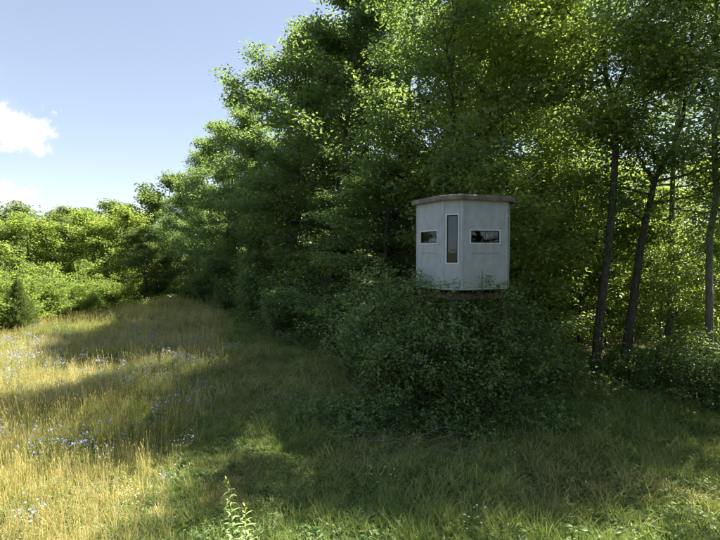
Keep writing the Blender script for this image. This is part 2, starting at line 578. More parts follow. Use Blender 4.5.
def bmesh_obj(name, V, Q, mat, parent, mtx=None, bevel=0.0):
    me = bpy.data.meshes.new(name)
    me.from_pydata([tuple(v) for v in V], [], [tuple(f) for f in Q])
    if bevel:
        bm = bmesh.new(); bm.from_mesh(me)
        bmesh.ops.bevel(bm, geom=[e for e in bm.edges if len(e.link_faces) == 2 and e.calc_face_angle(0) > .6],
                        offset=bevel, segments=2, affect='EDGES', profile=.6)
        bm.to_mesh(me); bm.free()
    me.materials.append(mat); me.update()
    o = bpy.data.objects.new(name, me); COL.objects.link(o); o.parent = parent
    if mtx is not None:
        o.matrix_local = mtx
    return o


def box(x0, x1, y0, y1, z0, z1):
    V = [(x0, y0, z0), (x1, y0, z0), (x1, y1, z0), (x0, y1, z0), (x0, y0, z1), (x1, y0, z1), (x1, y1, z1), (x0, y1, z1)]
    Q = [(0, 3, 2, 1), (4, 5, 6, 7), (0, 1, 5, 4), (1, 2, 6, 5), (2, 3, 7, 6), (3, 0, 4, 7)]
    return V, Q


bolt_me = None


def add_bolt(parent, x, z, r=.008, y=-.008):
    global bolt_me
    if bolt_me is None:
        V = []; n_ = 6
        for yy, rr in ((0, 1.0), (-.9, .8)):
            V += [(rr * math.cos(k * math.pi / 3), yy, rr * math.sin(k * math.pi / 3)) for k in range(n_)]
        Q = [(k, (k + 1) % n_, n_ + (k + 1) % n_, n_ + k) for k in range(n_)] + [tuple(range(n_, 2 * n_))]
        bolt_me = bpy.data.meshes.new('bolt'); bolt_me.from_pydata(V, [], Q); bolt_me.materials.append(M_bolt)
    o = bpy.data.objects.new('bolt', bolt_me); COL.objects.link(o); o.parent = parent
    o.location = (x, y, z); o.scale = (r, r, r)
    return o


def make_window(wall, w0, w1, z0, z1, glass, label=None):
    """trim frame proud of the wall, black gasket, pane; child of the wall panel (thing > wall_panel > pieces)"""
    f = .030
    V, Q = ring_panel(w1 - w0 + 2 * f, z1 - z0 + 2 * f, .014, (-(w1 - w0) / 2, (w1 - w0) / 2, f, f + z1 - z0))
    cx = (w0 + w1) / 2
    V = [(x + cx, y - .014, z + z0 - f) for x, y, z in V]
    bmesh_obj('window_frame', V, Q, M_trim, wall)
    g = .024
    V, Q = ring_panel(w1 - w0 - .002, z1 - z0 - .002, .010, (-(w1 - w0) / 2 + g, (w1 - w0) / 2 - g, g, z1 - z0 - g))
    V = [(x + cx, y + .002, z + z0 + .001) for x, y, z in V]
    bmesh_obj('window_gasket', V, Q, M_gasket, wall)
    V, Q = box(w0 + .002, w1 - .002, .014, .018, z0 + .002, z1 - .002)
    p = bmesh_obj('window_pane', V, Q, glass, wall)
    if label:
        p['label'] = label
    nb = 3 if (z1 - z0) < .6 else 5
    for i in range(nb):
        zz = z0 + (z1 - z0) * (i + .5) / nb if nb == 5 else None
        if nb == 5:
            add_bolt(wall, w0 - f * .5, zz, .007, -.014); add_bolt(wall, w1 + f * .5, zz, .007, -.014)
        else:
            xx = w0 + (w1 - w0) * (i + .5) / nb
            add_bolt(wall, xx, z0 - f * .5, .006, -.014); add_bolt(wall, xx, z1 + f * .5, .006, -.014)


T = .03
for k in range(8):
    ax, ay = OUTL[k]; bx_, by_ = OUTL[(k + 1) % 8]
    cx, cy = (ax + bx_) / 2, (ay + by_) / 2
    ang = math.atan2(by_ - ay, bx_ - ax)
    L = math.hypot(bx_ - ax, by_ - ay)
    mtx = Matrix.Translation((cx, cy, FZ)) @ Matrix.Rotation(ang, 4, 'Z')
    wide = k % 2 == 0
    if wide:
        hole = (-.40, .40, 1.05, 1.335)
    else:
        hole = (-.128, .128, .585, 1.69)
    wlen = L - .070
    V, Q = ring_panel(wlen, BH, T, hole)
    wall = bmesh_obj('wall_panel', V, Q, M_wall, blind, mtx)
    glass = M_glass_pale if k == 0 else M_glass_clear if k == 1 else M_glass
    make_window(wall, *hole, glass)
    # inside lining
    V, Q = ring_panel(wlen - .02, BH - .02, .006, hole)
    V = [(x, y + T + .002, z + .01) for x, y, z in V]
    bmesh_obj('inner_lining', V, Q, M_inside, wall)
    nb = 4 if wide else 2
    for i in range(nb):
        add_bolt(wall, -wlen / 2 + wlen * (i + .5) / nb, .028, .010, 0)
    if wide:
        # brownish weathered line under the window, a shallow moulded groove lip
        pass
    # corner post with rounded edge, standing 8 mm proud
for k in range(8):
    ax, ay = OUTL[k]
    d = Vector((ax, ay)).normalized()
    pts = []
    r = .040
    prev = OUTL[(k - 1) % 8]; nxt = OUTL[(k + 1) % 8]
    e1 = (Vector(prev) - Vector((ax, ay))).normalized(); e2 = (Vector(nxt) - Vector((ax, ay))).normalized()
    o_ = Vector((ax, ay)) + d * .009
    prof = [o_ + e1 * .040, o_ + e1 * .012 , o_ + d * .002, o_ + e2 * .012, o_ + e2 * .040,
            Vector((ax, ay)) - d * .03 + e2 * .036, Vector((ax, ay)) - d * .03 + e1 * .036]
    n_ = len(prof)
    V = [(p.x, p.y, FZ - .004) for p in prof] + [(p.x, p.y, FZ + BH) for p in prof]
    Q = [(i, (i + 1) % n_, n_ + (i + 1) % n_, n_ + i) for i in range(n_)] + [tuple(range(n_))[::-1], tuple(range(n_, 2 * n_))]
    bmesh_obj('corner_post', V, Q, M_wall, blind)

# roof: shallow octagonal cap with a rolled fascia
bm = bmesh.new()
rings = []
for (s_, z_) in ((.06, BH - .012), (.125, BH - .012), (.140, BH + .01), (.140, BH + .085), (.115, BH + .112), (-.30, BH + .165), (-.75, BH + .20)):
    ring = []
    for (ax, ay) in OUTL:
        v_ = Vector((ax, ay)); ln_ = v_.length
        v2 = v_ * ((ln_ + s_) / ln_)
        ring.append(bm.verts.new((v2.x, v2.y, FZ + z_)))
    rings.append(ring)
for a_, b_ in zip(rings[:-1], rings[1:]):
    for i in range(8):
        bm.faces.new((a_[i], a_[(i + 1) % 8], b_[(i + 1) % 8], b_[i]))
bm.faces.new(rings[-1])
bmesh.ops.subdivide_edges(bm, edges=[e for e in bm.edges if e.calc_length() > .5], cuts=2, use_grid_fill=True)
bm.faces.new(list(reversed(rings[0]))) if False else None
me = bpy.data.meshes.new('roof'); bm.to_mesh(me); bm.free(); me.materials.append(M_roof)
roof = bpy.data.objects.new('roof', me); COL.objects.link(roof); roof.parent = blind
# ceiling plate and floor plate
V = [(x * .99, y * .99, FZ + BH - .004) for x, y in OUTL] + [(x * .99, y * .99, FZ + BH + .03) for x, y in OUTL]
Q = [tuple(range(8))[::-1], tuple(range(8, 16))] + [(i, (i + 1) % 8, 8 + (i + 1) % 8, 8 + i) for i in range(8)]
bmesh_obj('ceiling', V, Q, M_inside, blind)
V = [(x * .97, y * .97, FZ - .05) for x, y in OUTL] + [(x * .97, y * .97, FZ + .004) for x, y in OUTL]
bmesh_obj('floor', V, Q, M_timber, blind)
# floor skirt
V = [(x * 1.012, y * 1.012, FZ - .045) for x, y in OUTL] + [(x * 1.012, y * 1.012, FZ - .006) for x, y in OUTL]
bmesh_obj('floor_rim', V, Q, M_wall, blind)

# legs, braces and ladder below
for sx_ in (-1, 1):
    for sy_ in (-1, 1):
        T_ = Tubes()
        a0 = Vector((sx_ * .95, sy_ * .95, -.1)); a1 = Vector((sx_ * .68, sy_ * .68, FZ - .04))
        w_ = .045
        V = []
        for p in (a0, a1):
            V += [(p.x - w_, p.y - w_, p.z), (p.x + w_, p.y - w_, p.z), (p.x + w_, p.y + w_, p.z), (p.x - w_, p.y + w_, p.z)]
        Q4 = [(0, 3, 2, 1), (4, 5, 6, 7), (0, 1, 5, 4), (1, 2, 6, 5), (2, 3, 7, 6), (3, 0, 4, 7)]
        bmesh_obj('leg', V, Q4, M_timber, blind)


def beam(name, a, b, w, h, mat, parent):
    a = Vector(a); b = Vector(b); d = (b - a).normalized()
    u = d.cross(Vector((0, 0, 1)))
    u = Vector((1, 0, 0)) if u.length < 1e-4 else u.normalized()
    v = u.cross(d)
    V = []
    for p in (a, b):
        for s1, s2 in ((-1, -1), (1, -1), (1, 1), (-1, 1)):
            V.append(p + u * s1 * w / 2 + v * s2 * h / 2)
    Q4 = [(0, 3, 2, 1), (4, 5, 6, 7), (0, 1, 5, 4), (1, 2, 6, 5), (2, 3, 7, 6), (3, 0, 4, 7)]
    return bmesh_obj(name, V, Q4, mat, parent)


for k in range(4):
    c_, s_ = math.cos(k * math.pi / 2), math.sin(k * math.pi / 2)
    rt = lambda x, y: (x * c_ - y * s_, x * s_ + y * c_)
    y_ = .70 + .27 * (1 - 1.2 / FZ) + .05
    p1 = rt(-.86, -.92); p2 = rt(.80, -.80)
    beam('brace', (*p1, .55), (*p2, FZ * .62), .035, .085, M_timber, blind)
    p1 = rt(-.74, -.78); p2 = rt(.74, -.78)
    beam('cross_rail', (*p1, FZ - .22), (*p2, FZ - .22), .04, .12, M_timber, blind)

# marks on the visible wide panels: weathered streak, leaf of a vine, pale bracket mark in right window
walls = [o for o in blind.children if o.name.startswith('wall_panel')]
for k in (0, 2):
    w_ = walls[k]
    V, Q = box(-.36, .02, -.0035, .001, .795, .815)
    s1 = bmesh_obj('stain', V, Q, M_stain, w_)
    V, Q = box(.06, .40, -.0030, .001, .798, .812)
    bmesh_obj('stain', V, Q, M_stain, w_)
V, Q = box(-.395, .395, .0195, .0225, 1.055, 1.33)
bmesh_obj('pale_panel', V, Q, M_trim, walls[0])  # pale panel set just behind the left window pane
# bracket-shaped pale mark behind the glass
mk = Tubes()
pw = .006
mk.add([(-.00, 0, .02), (-.00, 0, .22)], [pw, pw], 4)
mk.add([(.025, 0, .17), (.055, 0, .08), (.07, 0, .075), (.085, 0, .13), (.115, 0, .155), (.145, 0, .13), (.155, 0, .08), (.175, 0, .17), (.178, 0, .2)],
       [pw] * 9, 4)
me = mk.mesh('window_mark', M_mark)
o = bpy.data.objects.new('window_mark', me); COL.objects.link(o); o.parent = walls[2]
o.location = (.03, .008, 1.09); o.scale = (1, .2, 1)


# ------------------------------------------------------------------ trees
def bend_path(p0, p1, n, amp, rng, sag=0.0):
    p0 = np.asarray(p0, float); p1 = np.asarray(p1, float)
    t = np.linspace(0, 1, n)[:, None]
    P = p0 + (p1 - p0) * t
    L = np.linalg.norm(p1 - p0)
    w = np.cumsum(rng.normal(size=(n, 3)) * amp * L / n, axis=0)
    w -= w[0]
    w = w * (0.3 + .7 * t)
    P = P + w
    P[:, 2] += sag * L * (t[:, 0] - t[:, 0] ** 2)
    return P


def leaf_arrays(centres, size, rng, droop=0.35, aspect=.55, out_dir=None):
    n = len(centres)
    # leaf normal: mostly upward, tilted
    tilt = np.abs(rng.normal(0, .75, n)) + .05
    az = rng.random(n) * 2 * math.pi
    nrm = np.stack([np.sin(tilt) * np.cos(az), np.sin(tilt) * np.sin(az), np.cos(tilt)], -1)
    a2 = rng.random(n) * 2 * math.pi
    t = np.stack([np.cos(a2), np.sin(a2), -droop * np.ones(n)], -1)
    if out_dir is not None:
        t = t * .6 + out_dir * .7
    t -= (t * nrm).sum(1)[:, None] * nrm
    t /= np.linalg.norm(t, axis=1)[:, None] + 1e-9
    b = np.cross(nrm, t)
    s = size * (0.65 + .7 * rng.random(n))[:, None]
    base = centres - t * s * .5
    tip = centres + t * s * .5 - nrm * s * .10
    fold = nrm * s * .10
    lft = centres + b * s * aspect * .5 + fold - t * s * .06
    rgt = centres - b * s * aspect * .5 + fold - t * s * .06
    V = np.stack([base, rgt, tip, lft], 1).reshape(-1, 3)
    i = np.arange(n)[:, None] * 4
    tri = np.concatenate([i + [0, 1, 2], i + [0, 2, 3]], 1).reshape(-1, 3)
    return V, tri


def crown_mesh(name, centres, size, mat, rng, tint_base=None, **kw):
    V, tri = leaf_arrays(centres, size, rng, **kw)
    tint = rng.random(len(centres)) if tint_base is None else np.clip(tint_base + rng.normal(0, .25, len(centres)), 0, 1)
    return mesh_np(name, V, tris=tri, mats=[mat], attrs={'tint': np.repeat(tint, 4)})


def grow(seed, h, R, cb, n_limb, n_sec, n_twig, leaves, leaf, mat, bark=None, trunk_r=None, cl=(.38, .2), low_fill=True,
         trunk_pts=None, extra=None, name='tree', profile='round', trunk_amp=.25, up=(.25, .9)):
    """broadleaf tree: returns (trunk mesh, crown mesh). cl: spread of a leaf clump across / up"""
    rng = np.random.default_rng(seed)
    bark = bark or M_bark
    tr = trunk_r or h * .0125 + .03
    tb = Tubes()
    if trunk_pts is None:
        P = bend_path((0, 0, -.25), (rng.normal() * .04 * h, rng.normal() * .04 * h, h * .96), 14, trunk_amp * .35, rng)
    else:
        P = np.asarray(trunk_pts, float)
    n = len(P); tt = np.linspace(0, 1, n)
    rr = tr * (1 - .9 * tt ** .9) ; rr[0] *= 1.45
    if n > 2: rr[1] *= 1.12
    tb.add(P, rr, 8, .18, rng)
    zs = P[:, 2]

    def on_trunk(z):
        return np.array([np.interp(z, zs, P[:, k]) for k in range(3)]), np.interp(z, zs, rr)

    C, O, B = [], [], []
    limbs = []
    for i in range(n_limb):
        f = (i + rng.random() * .8) / n_limb
        t = cb + (1 - cb) * f * .97
        z = h * t
        u = (t - cb) / (1 - cb)
        if profile == 'round':
            pr = math.sqrt(max(.03, 1 - (2 * (u * .92 + .06) - .85) ** 2 * .95))
            pr = min(1, pr)
        elif profile == 'flare':
            pr = (.55 + .7 * u) if u < .6 else max(.2, .97 - (u - .6) * 1.7)
        elif profile == 'cone':
            pr = max(.06, 1 - u)
        else:
            pr = 1 - .55 * u
        ln = R * pr * (.78 + .4 * rng.random())
        az = i * 2.399 + rng.normal() * .5
        el = up[0] + (up[1] - up[0]) * u + rng.normal() * .12
        p0, r0 = on_trunk(max(.15, z - ln * math.sin(el) * .45))
        d = np.array([math.cos(az) * math.cos(el), math.sin(az) * math.cos(el), math.sin(el)])
        p1 = p0 + d * ln
        limbs.append((p0, p1, r0 * .5, ln, az))
    for e in (extra or []):
        limbs.append(e)
    for (p0, p1, r0, ln, az) in limbs:
        Lp = bend_path(p0, p1, 7, .35, rng, -.12)
        tb.add(Lp, np.linspace(max(.018, r0), .010, 7), 5)
        for j in range(n_sec):
            s = .30 + .70 * ((j + rng.random()) / n_sec) ** .75
            q0 = np.array([np.interp(s, np.linspace(0, 1, 7), Lp[:, k]) for k in range(3)])
            a = az + (1 if j % 2 else -1) * (.5 + .6 * rng.random())
            e2 = rng.normal(.15, .35)
            l2 = ln * (.20 + .22 * rng.random()) * (1.15 - .4 * s) + .25
            q1 = q0 + l2 * np.array([math.cos(a) * math.cos(e2), math.sin(a) * math.cos(e2), math.sin(e2)])
            S = bend_path(q0, q1, 4, .4, rng)
            tb.add(S, np.linspace(.016, .006, 4), 3)
            for k in range(n_twig):
                s2 = .25 + .75 * (k + rng.random()) / n_twig
                w0 = np.array([np.interp(s2, np.linspace(0, 1, 4), S[:, m]) for m in range(3)])
                dv = rng.normal(size=3) * np.array([1, 1, .55]); dv /= np.linalg.norm(dv)
                w1 = w0 + dv * (.18 + .35 * rng.random()) * (R / 4) ** .5
                cnt = max(3, int(leaves * (.5 + rng.random())))
                sg = np.array([cl[0], cl[0], cl[1]]) * (.7 + .6 * rng.random())
                pts = w1 + np.clip(rng.normal(size=(cnt, 3)), -1.7, 1.7) * sg
                C.append(pts)
                od = pts - w0; od /= np.linalg.norm(od, axis=1)[:, None] + 1e-6
                O.append(od)
                B.append(np.full(cnt, rng.random() * .7 + .15))
    C = np.concatenate(C); O = np.concatenate(O); B = np.concatenate(B)
    keep = C[:, 2] > .05
    C, O, B = C[keep], O[keep], B[keep]
    tme = tb.mesh(name + '_trunk', bark)
    cme = crown_mesh(name + '_crown', C, leaf, mat, rng, tint_base=B, out_dir=O)
    return tme, cme


def shrub(seed, h, R, stems, leaves, leaf, mat, name='shrub', arch=.35, shoots=9, tight=1.0):
    rng = np.random.default_rng(seed)
    tb = Tubes(); C, O, B = [], [], []
    for i in range(stems):
        az = i * 2.399 + rng.normal() * .4
        rr = R * math.sqrt((i + .5) / stems) * (.8 + .3 * rng.random())
        hh = h * (1 - .45 * (rr / R) ** 2) * (.65 + .55 * rng.random())
        p0 = np.array([math.cos(az) * rr * .25, math.sin(az) * rr * .25, -.08])
        p1 = np.array([math.cos(az) * rr, math.sin(az) * rr, hh])
        S = bend_path(p0, p1, 6, .25, rng, arch)
        tb.add(S, np.linspace(.022, .005, 6), 4)
        for j in range(shoots):
            s = .15 + .85 * (j + rng.random()) / shoots
            q = np.array([np.interp(s, np.linspace(0, 1, 6), S[:, m]) for m in range(3)])
            a = rng.random() * 6.28
            l2 = (.18 + .3 * rng.random()) * R / 1.2
            q1 = q + l2 * np.array([math.cos(a), math.sin(a), .35 * rng.normal() + .25])
            tb.add(np.stack([q, q1]), [.007, .004], 3)
            cnt = int(leaves * (.5 + rng.random()))
            t = rng.random((cnt, 1))
            pts = q + (q1 - q) * t * 1.25 + rng.normal(size=(cnt, 3)) * np.array([.10, .10, .07]) * (R / 1.2) * tight
            C.append(pts); od = pts - q; od /= np.linalg.norm(od, axis=1)[:, None] + 1e-6; O.append(od)
            B.append(np.full(cnt, rng.random() * .7 + .15))
    C = np.concatenate(C); O = np.concatenate(O); B = np.concatenate(B)
    keep = C[:, 2] > .02
    return tb.mesh(name + '_stems', M_bark), crown_mesh(name + '_foliage', C[keep], leaf, mat, rng, tint_base=B[keep], out_dir=O[keep])


def cedar(seed, h, R, mat, name):
    rng = np.random.default_rng(seed)
    tb = Tubes()
    P = bend_path((0, 0, -.1), (0, 0, h), 8, .05, rng)
    tb.add(P, np.linspace(.07, .01, 8), 6)
    C, O, B = [], [], []
    for i in range(170):
        t = (i + rng.random()) / 170
        z = h * (.04 + .94 * t)
        r = R * (1 - t) ** .8 * (.6 + .5 * rng.random()) + .05
        az = i * 2.399
        q = np.array([0, 0, z]); q1 = q + np.array([math.cos(az) * r, math.sin(az) * r, r * .55])
        tb.add(np.stack([q, q1]), [.012, .004], 3)
        cnt = int(40 + 90 * r)
        s = rng.random((cnt, 1)) ** .6
        pts = q + (q1 - q) * s * 1.1 + rng.normal(size=(cnt, 3)) * .07
        C.append(pts); od = np.tile((q1 - q) / (np.linalg.norm(q1 - q) + 1e-6), (cnt, 1)) + rng.normal(size=(cnt, 3)) * .4
        O.append(od / np.linalg.norm(od, axis=1)[:, None]); B.append(np.full(cnt, rng.random() * .7 + .1))
    return tb.mesh(name + '_trunk', M_bark), crown_mesh(name + '_crown', np.concatenate(C), .10, mat, rng, tint_base=np.concatenate(B), out_dir=np.concatenate(O), aspect=.3)


def place(name, meshes, x, y, s=1.0, rz=0.0, label=None, cat='tree', group=None, parts=('trunk', 'crown'), sz=None, z=None, tilt=(0, 0)):
    e = bpy.data.objects.new(name, None)
    e.empty_display_size = .2
    COL.objects.link(e)
    e.location = (x, y, gz(x, y) if z is None else z)
    e.rotation_euler = (tilt[0], tilt[1], rz)
    e.scale = (s, s, sz or s)
    tag(e, label, cat, group)
    for nm, me in zip(parts, meshes):
        c = bpy.data.objects.new(nm, me); COL.objects.link(c); c.parent = e
    return e


# ---- tree kinds
edgeA = grow(101, 15.5, 4.1, .06, 28, 5, 4, 96, .160, M_leaf, name='edge_tree_a', cl=(.34, .17))
edgeB = grow(102, 15.0, 3.9, .08, 26, 5, 4, 98, .160, M_leaf, name='edge_tree_b', cl=(.32, .19))
edgeC = grow(103, 14.5, 4.4, .05, 27, 5, 4, 100, .165, M_leaf, name='edge_tree_c', cl=(.36, .17))
highA = grow(111, 16.5, 4.2, .26, 23, 5, 4, 64, .145, M_leaf, name='tall_tree_a', profile='flare', trunk_r=.17, cl=(.32, .16))
highB = grow(112, 15.5, 3.8, .20, 22, 5, 4, 64, .145, M_leaf, name='tall_tree_b', profile='flare', trunk_r=.14, cl=(.32, .16))
slim = grow(113, 13.5, 2.2, .18, 24, 4, 4, 50, .14, M_leaf_sun, name='slim_tree', trunk_r=.075, profile='round')
sapA = grow(121, 5.0, 1.7, .10, 18, 4, 4, 36, .125, M_leaf_sun, name='sapling_a', trunk_r=.035, cl=(.22, .10))
sapB = grow(122, 6.6, 2.0, .12, 20, 4, 4, 40, .13, M_leaf_sun, name='sapling_b', trunk_r=.045, cl=(.24, .11))
farA = grow(131, 13.0, 4.3, .05, 20, 4, 3, 85, .23, M_leaf_far, name='far_tree_a', cl=(.40, .20))
farB = grow(132, 12.0, 4.6, .05, 20, 4, 3, 85, .23, M_leaf_far, name='far_tree_b', cl=(.44, .20))
farY = grow(133, 9.0, 3.3, .05, 18, 4, 3, 90, .19, M_leaf_yellow, name='sunny_tree', cl=(.34, .18))
shrubA = shrub(201, 2.9, 1.45, 30, 34, .085, M_leaf_shrub, 'shrub_a')
shrubB = shrub(202, 2.3, 1.25, 28, 34, .080, M_leaf_shrub, 'shrub_b')
shrubC = shrub(203, 1.5, 1.1, 24, 30, .075, M_leaf_shrub, 'shrub_c', arch=.5)
thickA = shrub(211, 3.4, 2.2, 30, 95, .12, M_leaf_yellow, 'thicket_a', shoots=6, tight=.85)
thickB = shrub(212, 2.6, 2.0, 28, 90, .115, M_leaf_yellow, 'thicket_b', arch=.5, shoots=6, tight=.85)
thickD = shrub(213, 3.2, 2.0, 32, 34, .15, M_leaf_sun, 'thicket_d')
cedarA = cedar(221, 3.9, 1.35, M_cedar, 'cedar')
SH = ('stems', 'foliage')

# ---- trees of the forest edge running away to the left
G_edge = 'trees of the wood edge running away along the meadow'
edge = [
    (1.0, 19.6, edgeC, (.82, .52), 0.3, 'broad dark tree directly left of the blind, its foliage down to the bushes'),
    (-1.6, 24.2, edgeA, 1.12, 1.9, 'tallest dense tree at the top centre, second in the wood edge left of the blind'),
    (-4.6, 29.2, edgeB, 1.14, 4.1, 'tall tree whose ragged crown top breaks the skyline left of the top centre'),
    (-7.3, 35.0, edgeA, 1.02, 3.3, 'rounded dark tree in the middle of the slanting wood edge'),
    (-10.4, 40.6, edgeC, 1.00, 5.2, 'tree at the far dark corner where the meadow narrows into the wood'),
    (-13.9, 46.4, edgeB, 0.98, 0.8, 'tree just left of the far meadow corner with yellow-lit crown rim'),
    (-18.3, 51.8, edgeA, 0.90, 2.6, 'smaller tree stepping down the skyline beyond the crest of the meadow'),
    (-23.0, 57.0, edgeC, 0.82, 1.2, 'lowest tree at the left foot of the sloping wood skyline'),
]
for x, y, m_, s, rz, lb in edge:
    s, sz_ = s if isinstance(s, tuple) else (s, s)
    place('edge_tree', m_, x, y, s, rz, lb, group=G_edge, sz=sz_)
G_second = 'second row of trees behind the wood edge'
for (x, y, m_, s, rz), lb in zip([(7.0, 27.0, edgeB, 1.12, 2.2), (2.6, 28.0, edgeC, 1.45, .4), (-.3, 33.5, edgeA, 1.15, 5.5), (-3.0, 39.5, edgeB, 1.15, 3.2),
                        (-6.2, 45.5, edgeC, 1.1, 1.1), (-10, 52, edgeA, 1.05, .2), (-15, 58, edgeB, 1.0, 4.4)], [
        'high dark crown filling the top of the picture above the blind', 'high crown at the top edge left of the blind, behind the broad low tree',
        'high crown behind the tallest dense tree of the wood edge', 'crown behind the ragged skyline tree of the wood edge',
        'crown behind the rounded tree in the middle of the wood edge', 'crown behind the tree at the dark far corner of the meadow',
        'farthest crown of the second row, low on the sloping skyline']):
    place('tree', m_, x, y, s, rz, lb, group=G_second)

# ---- right-hand wood: the trunks one can see
def ray(px, py, d):
    return ((px - 360) / 480 * d, d, CAM_H + (250 - py) / 480 * d)


def trunk_from(pxs, d, base):
    return [tuple(np.array(ray(px, py, d)) - np.array([base[0], base[1], 0])) for px, py in pxs]


# trunk with the long left bough and upper fork
d1 = 14.6
b1 = ((597 - 360) / 480 * d1, d1)
tp = trunk_from([(597, 392), (598, 372), (600, 330), (605, 280), (609, 235), (612, 190), (613, 150), (611, 110), (603, 85), (599, 55), (603, 20), (606, -20), (600, -90), (605, -165)], d1, b1)
tp[0] = (tp[0][0], 0, -.2)


def L_(px0, py0, px1, py1, d, base, r, dy=0):
    a = np.array(ray(px0, py0, d)) - np.array([base[0], base[1], 0])
    b = np.array(ray(px1, py1, d)) - np.array([base[0], base[1], 0]); b[1] += dy
    return (a, b, r, float(np.linalg.norm(b - a)), math.atan2(b[1] - a[1], b[0] - a[0]))


ex = [L_(612, 95, 634, 20, d1, b1, .07), L_(602, 78, 545, 62, d1, b1, .05), L_(634, 20, 650, -40, d1, b1, .05),
      L_(613, 150, 560, 110, d1, b1, .045, -1), L_(600, 50, 570, -10, d1, b1, .05, 1)]
m1 = grow(301, 16.2, 4.2, .54, 20, 5, 5, 60, .14, M_leaf_sun, name='forked_trunk_tree', trunk_r=.155, trunk_pts=tp, extra=ex, profile='flare')
place('tree', m1, *b1, label='straight dark trunk right of the blind that kinks and forks near the top', group='trees with visible trunks right of the blind')

d2 = 15.0
b2 = ((627 - 360) / 480 * d2, d2)
tp = trunk_from([(626, 392), (627, 372), (631, 330), (636, 290), (640, 250), (646, 215), (653, 180), (664, 160), (672, 145), (680, 110), (684, 60), (690, 0), (695, -60)], d2, b2)
tp[0] = (tp[0][0], 0, -.2)
ex = [L_(652, 185, 633, 150, d2, b2, .08), L_(633, 150, 622, 110, d2, b2, .05), L_(645, 225, 618, 195, d2, b2, .05), L_(655, 176, 668, 150, d2, b2, .07)]
m2 = grow(302, 11.5, 3.2, .48, 16, 5, 5, 50, .13, M_leaf, name='leaning_fork_tree', trunk_r=.165, trunk_pts=tp, extra=ex, profile='flare')
place('tree', m2, *b2, label='leaning dark trunk with a Y fork, just right of the straight trunk', group='trees with visible trunks right of the blind')

m4 = grow(304, 15.0, 2.9, .42, 15, 4, 4, 50, .13, M_leaf_sun, name='grey_trunk_tree', trunk_r=.125, bark=M_bark_grey, profile='flare')
place('tree', m4, 10.35, 14.1, 1.0, .6, 'grey trunk at the right edge of the picture standing behind weeds', group='trees with visible trunks right of the blind')
m3 = grow(303, 14, 4.4, .34, 22, 5, 5, 95, .095, M_leaf_blue, bark=M_bark_grey, name='pale_leaved_tree', trunk_r=.15, cl=(.40, .26), up=(-.1, .7))
place('tree', m3, 10.6, 16.4, 1.0, 2.4, 'tree with pale hazy drooping foliage filling the upper right corner', group='trees with visible trunks right of the blind')
place('tree', m3, 11.9, 9.3, 1.12, 5.0, 'near tree whose pale hanging foliage enters at the right edge of the picture', group='trees with visible trunks right of the blind')
place('tree', highA, 3.7, 17.0, 1.08, 4.0, 'dark tree standing right behind the blind', group='trees with visible trunks right of the blind')
place('tree', slim, 4.9, 16.6, 1.12, 1.0, 'slender stem rising just right of the blind roof', group='trees with visible trunks right of the blind')
place('tree', slim, 5.9, 17.9, 1.05, 3.0, 'second slender stem, between the blind and the straight trunk', group='trees with visible trunks right of the blind')

for (x, y, m_, s, rz), lb in zip([(8.0, 22.0, highB, 1.1, 3.0), (10.2, 25.5, slim, 1.1, 0.3), (5.6, 26.5, highB, 1.0, 4.5)], [
        'dim tree deep in the wood behind the straight trunk', 'slender tree deep in the wood, seen between the straight and the leaning trunk',
        'dim tree deep in the wood above and right of the blind roof']):
    place('tree', m_, x, y, s, rz, lb, group='trees deep inside the wood')
# wood going on to the right, shading the near grass
for x, y, m_, s, rz in [(15.2, 8.2, edgeB, .98, .9), 
                        (12.2, 5.2, highA, .95, 5.1), (13.2, 1.0, highB, 1.0, 2.1), ]:
    place('tree', m_, x, y, s, rz, 'tree of the same wood beyond the right edge of the picture', group='trees beyond the right edge')

# saplings of the understorey
G_sap = 'young trees of the understorey right of the blind'
for x, y, m_, s, rz, lb in [
    (4.5, 14.6, sapB, 1.0, .3, 'leafy sapling pressed against the right side of the blind'),
    (5.7, 15.4, sapA, 1.05, 2.3, 'young tree left of the straight trunk with sunlit yellow leaves'),
    (6.6, 18.6, sapB, 1.1, 4.3, 'sunlit sapling seen behind and left of the straight trunk'),
    (8.6, 18.8, sapB, 1.05, 1.3, 'bright sapling seen between the straight and the leaning trunk'),
    (10.0, 19.4, sapA, 1.3, 3.3, 'sunlit yellow-green sapling right of the leaning trunk'),
    (11.6, 17.2, sapB, .95, 5.3, 'young tree low at the right between leaning trunk and grey trunk'),
    (9.6, 15.4, sapA, .8, .9, 'low dark sapling right of the leaning trunk base'),
    (12.9, 16.0, sapA, 1.1, 2.9, 'young tree behind the grey trunk at the right edge'),
]:
    place('sapling', m_, x, y, s, rz, lb, 'young tree', G_sap)
for x, y, s, rz in [(13.5, 24, 1.2, 0), (9, 27, 1.3, 2), (5, 30, 1.3, 4), (16, 22, 1.2, 1), (11.4, 29, 1.2, 5), (7.3, 30.5, 1.2, 3), (14, 29, 1.3, 3)]:
    place('sapling', sapB, x, y, s, rz, 'sunlit young tree on the far side of the wood, glimpsed between trunks', 'young tree', 'young trees on the far side of the wood')

for i in range(13):
    x = 3 + i * 1.9; y = 25.5 + 2.2 * math.sin(i * 2.1)
    place('bush', thickD, x, y, 1.2 + .35 * math.sin(i * 1.7), i * 1.3, 'sunlit bush on the far side of the wood, glimpsed between trunks', 'bush', 'sunlit bushes on the far side of the wood', parts=('stems', 'foliage'))
for i in range(9):
    place('tree', farY, 3 + i * 3.1, 31 + 1.6 * math.sin(i * 2.7), 1.0, i * 2.2, 'sunlit tree of the far side of the wood', group='trees on the far side of the wood')  # brighter leaf colour stands in for sun on these backlit crowns

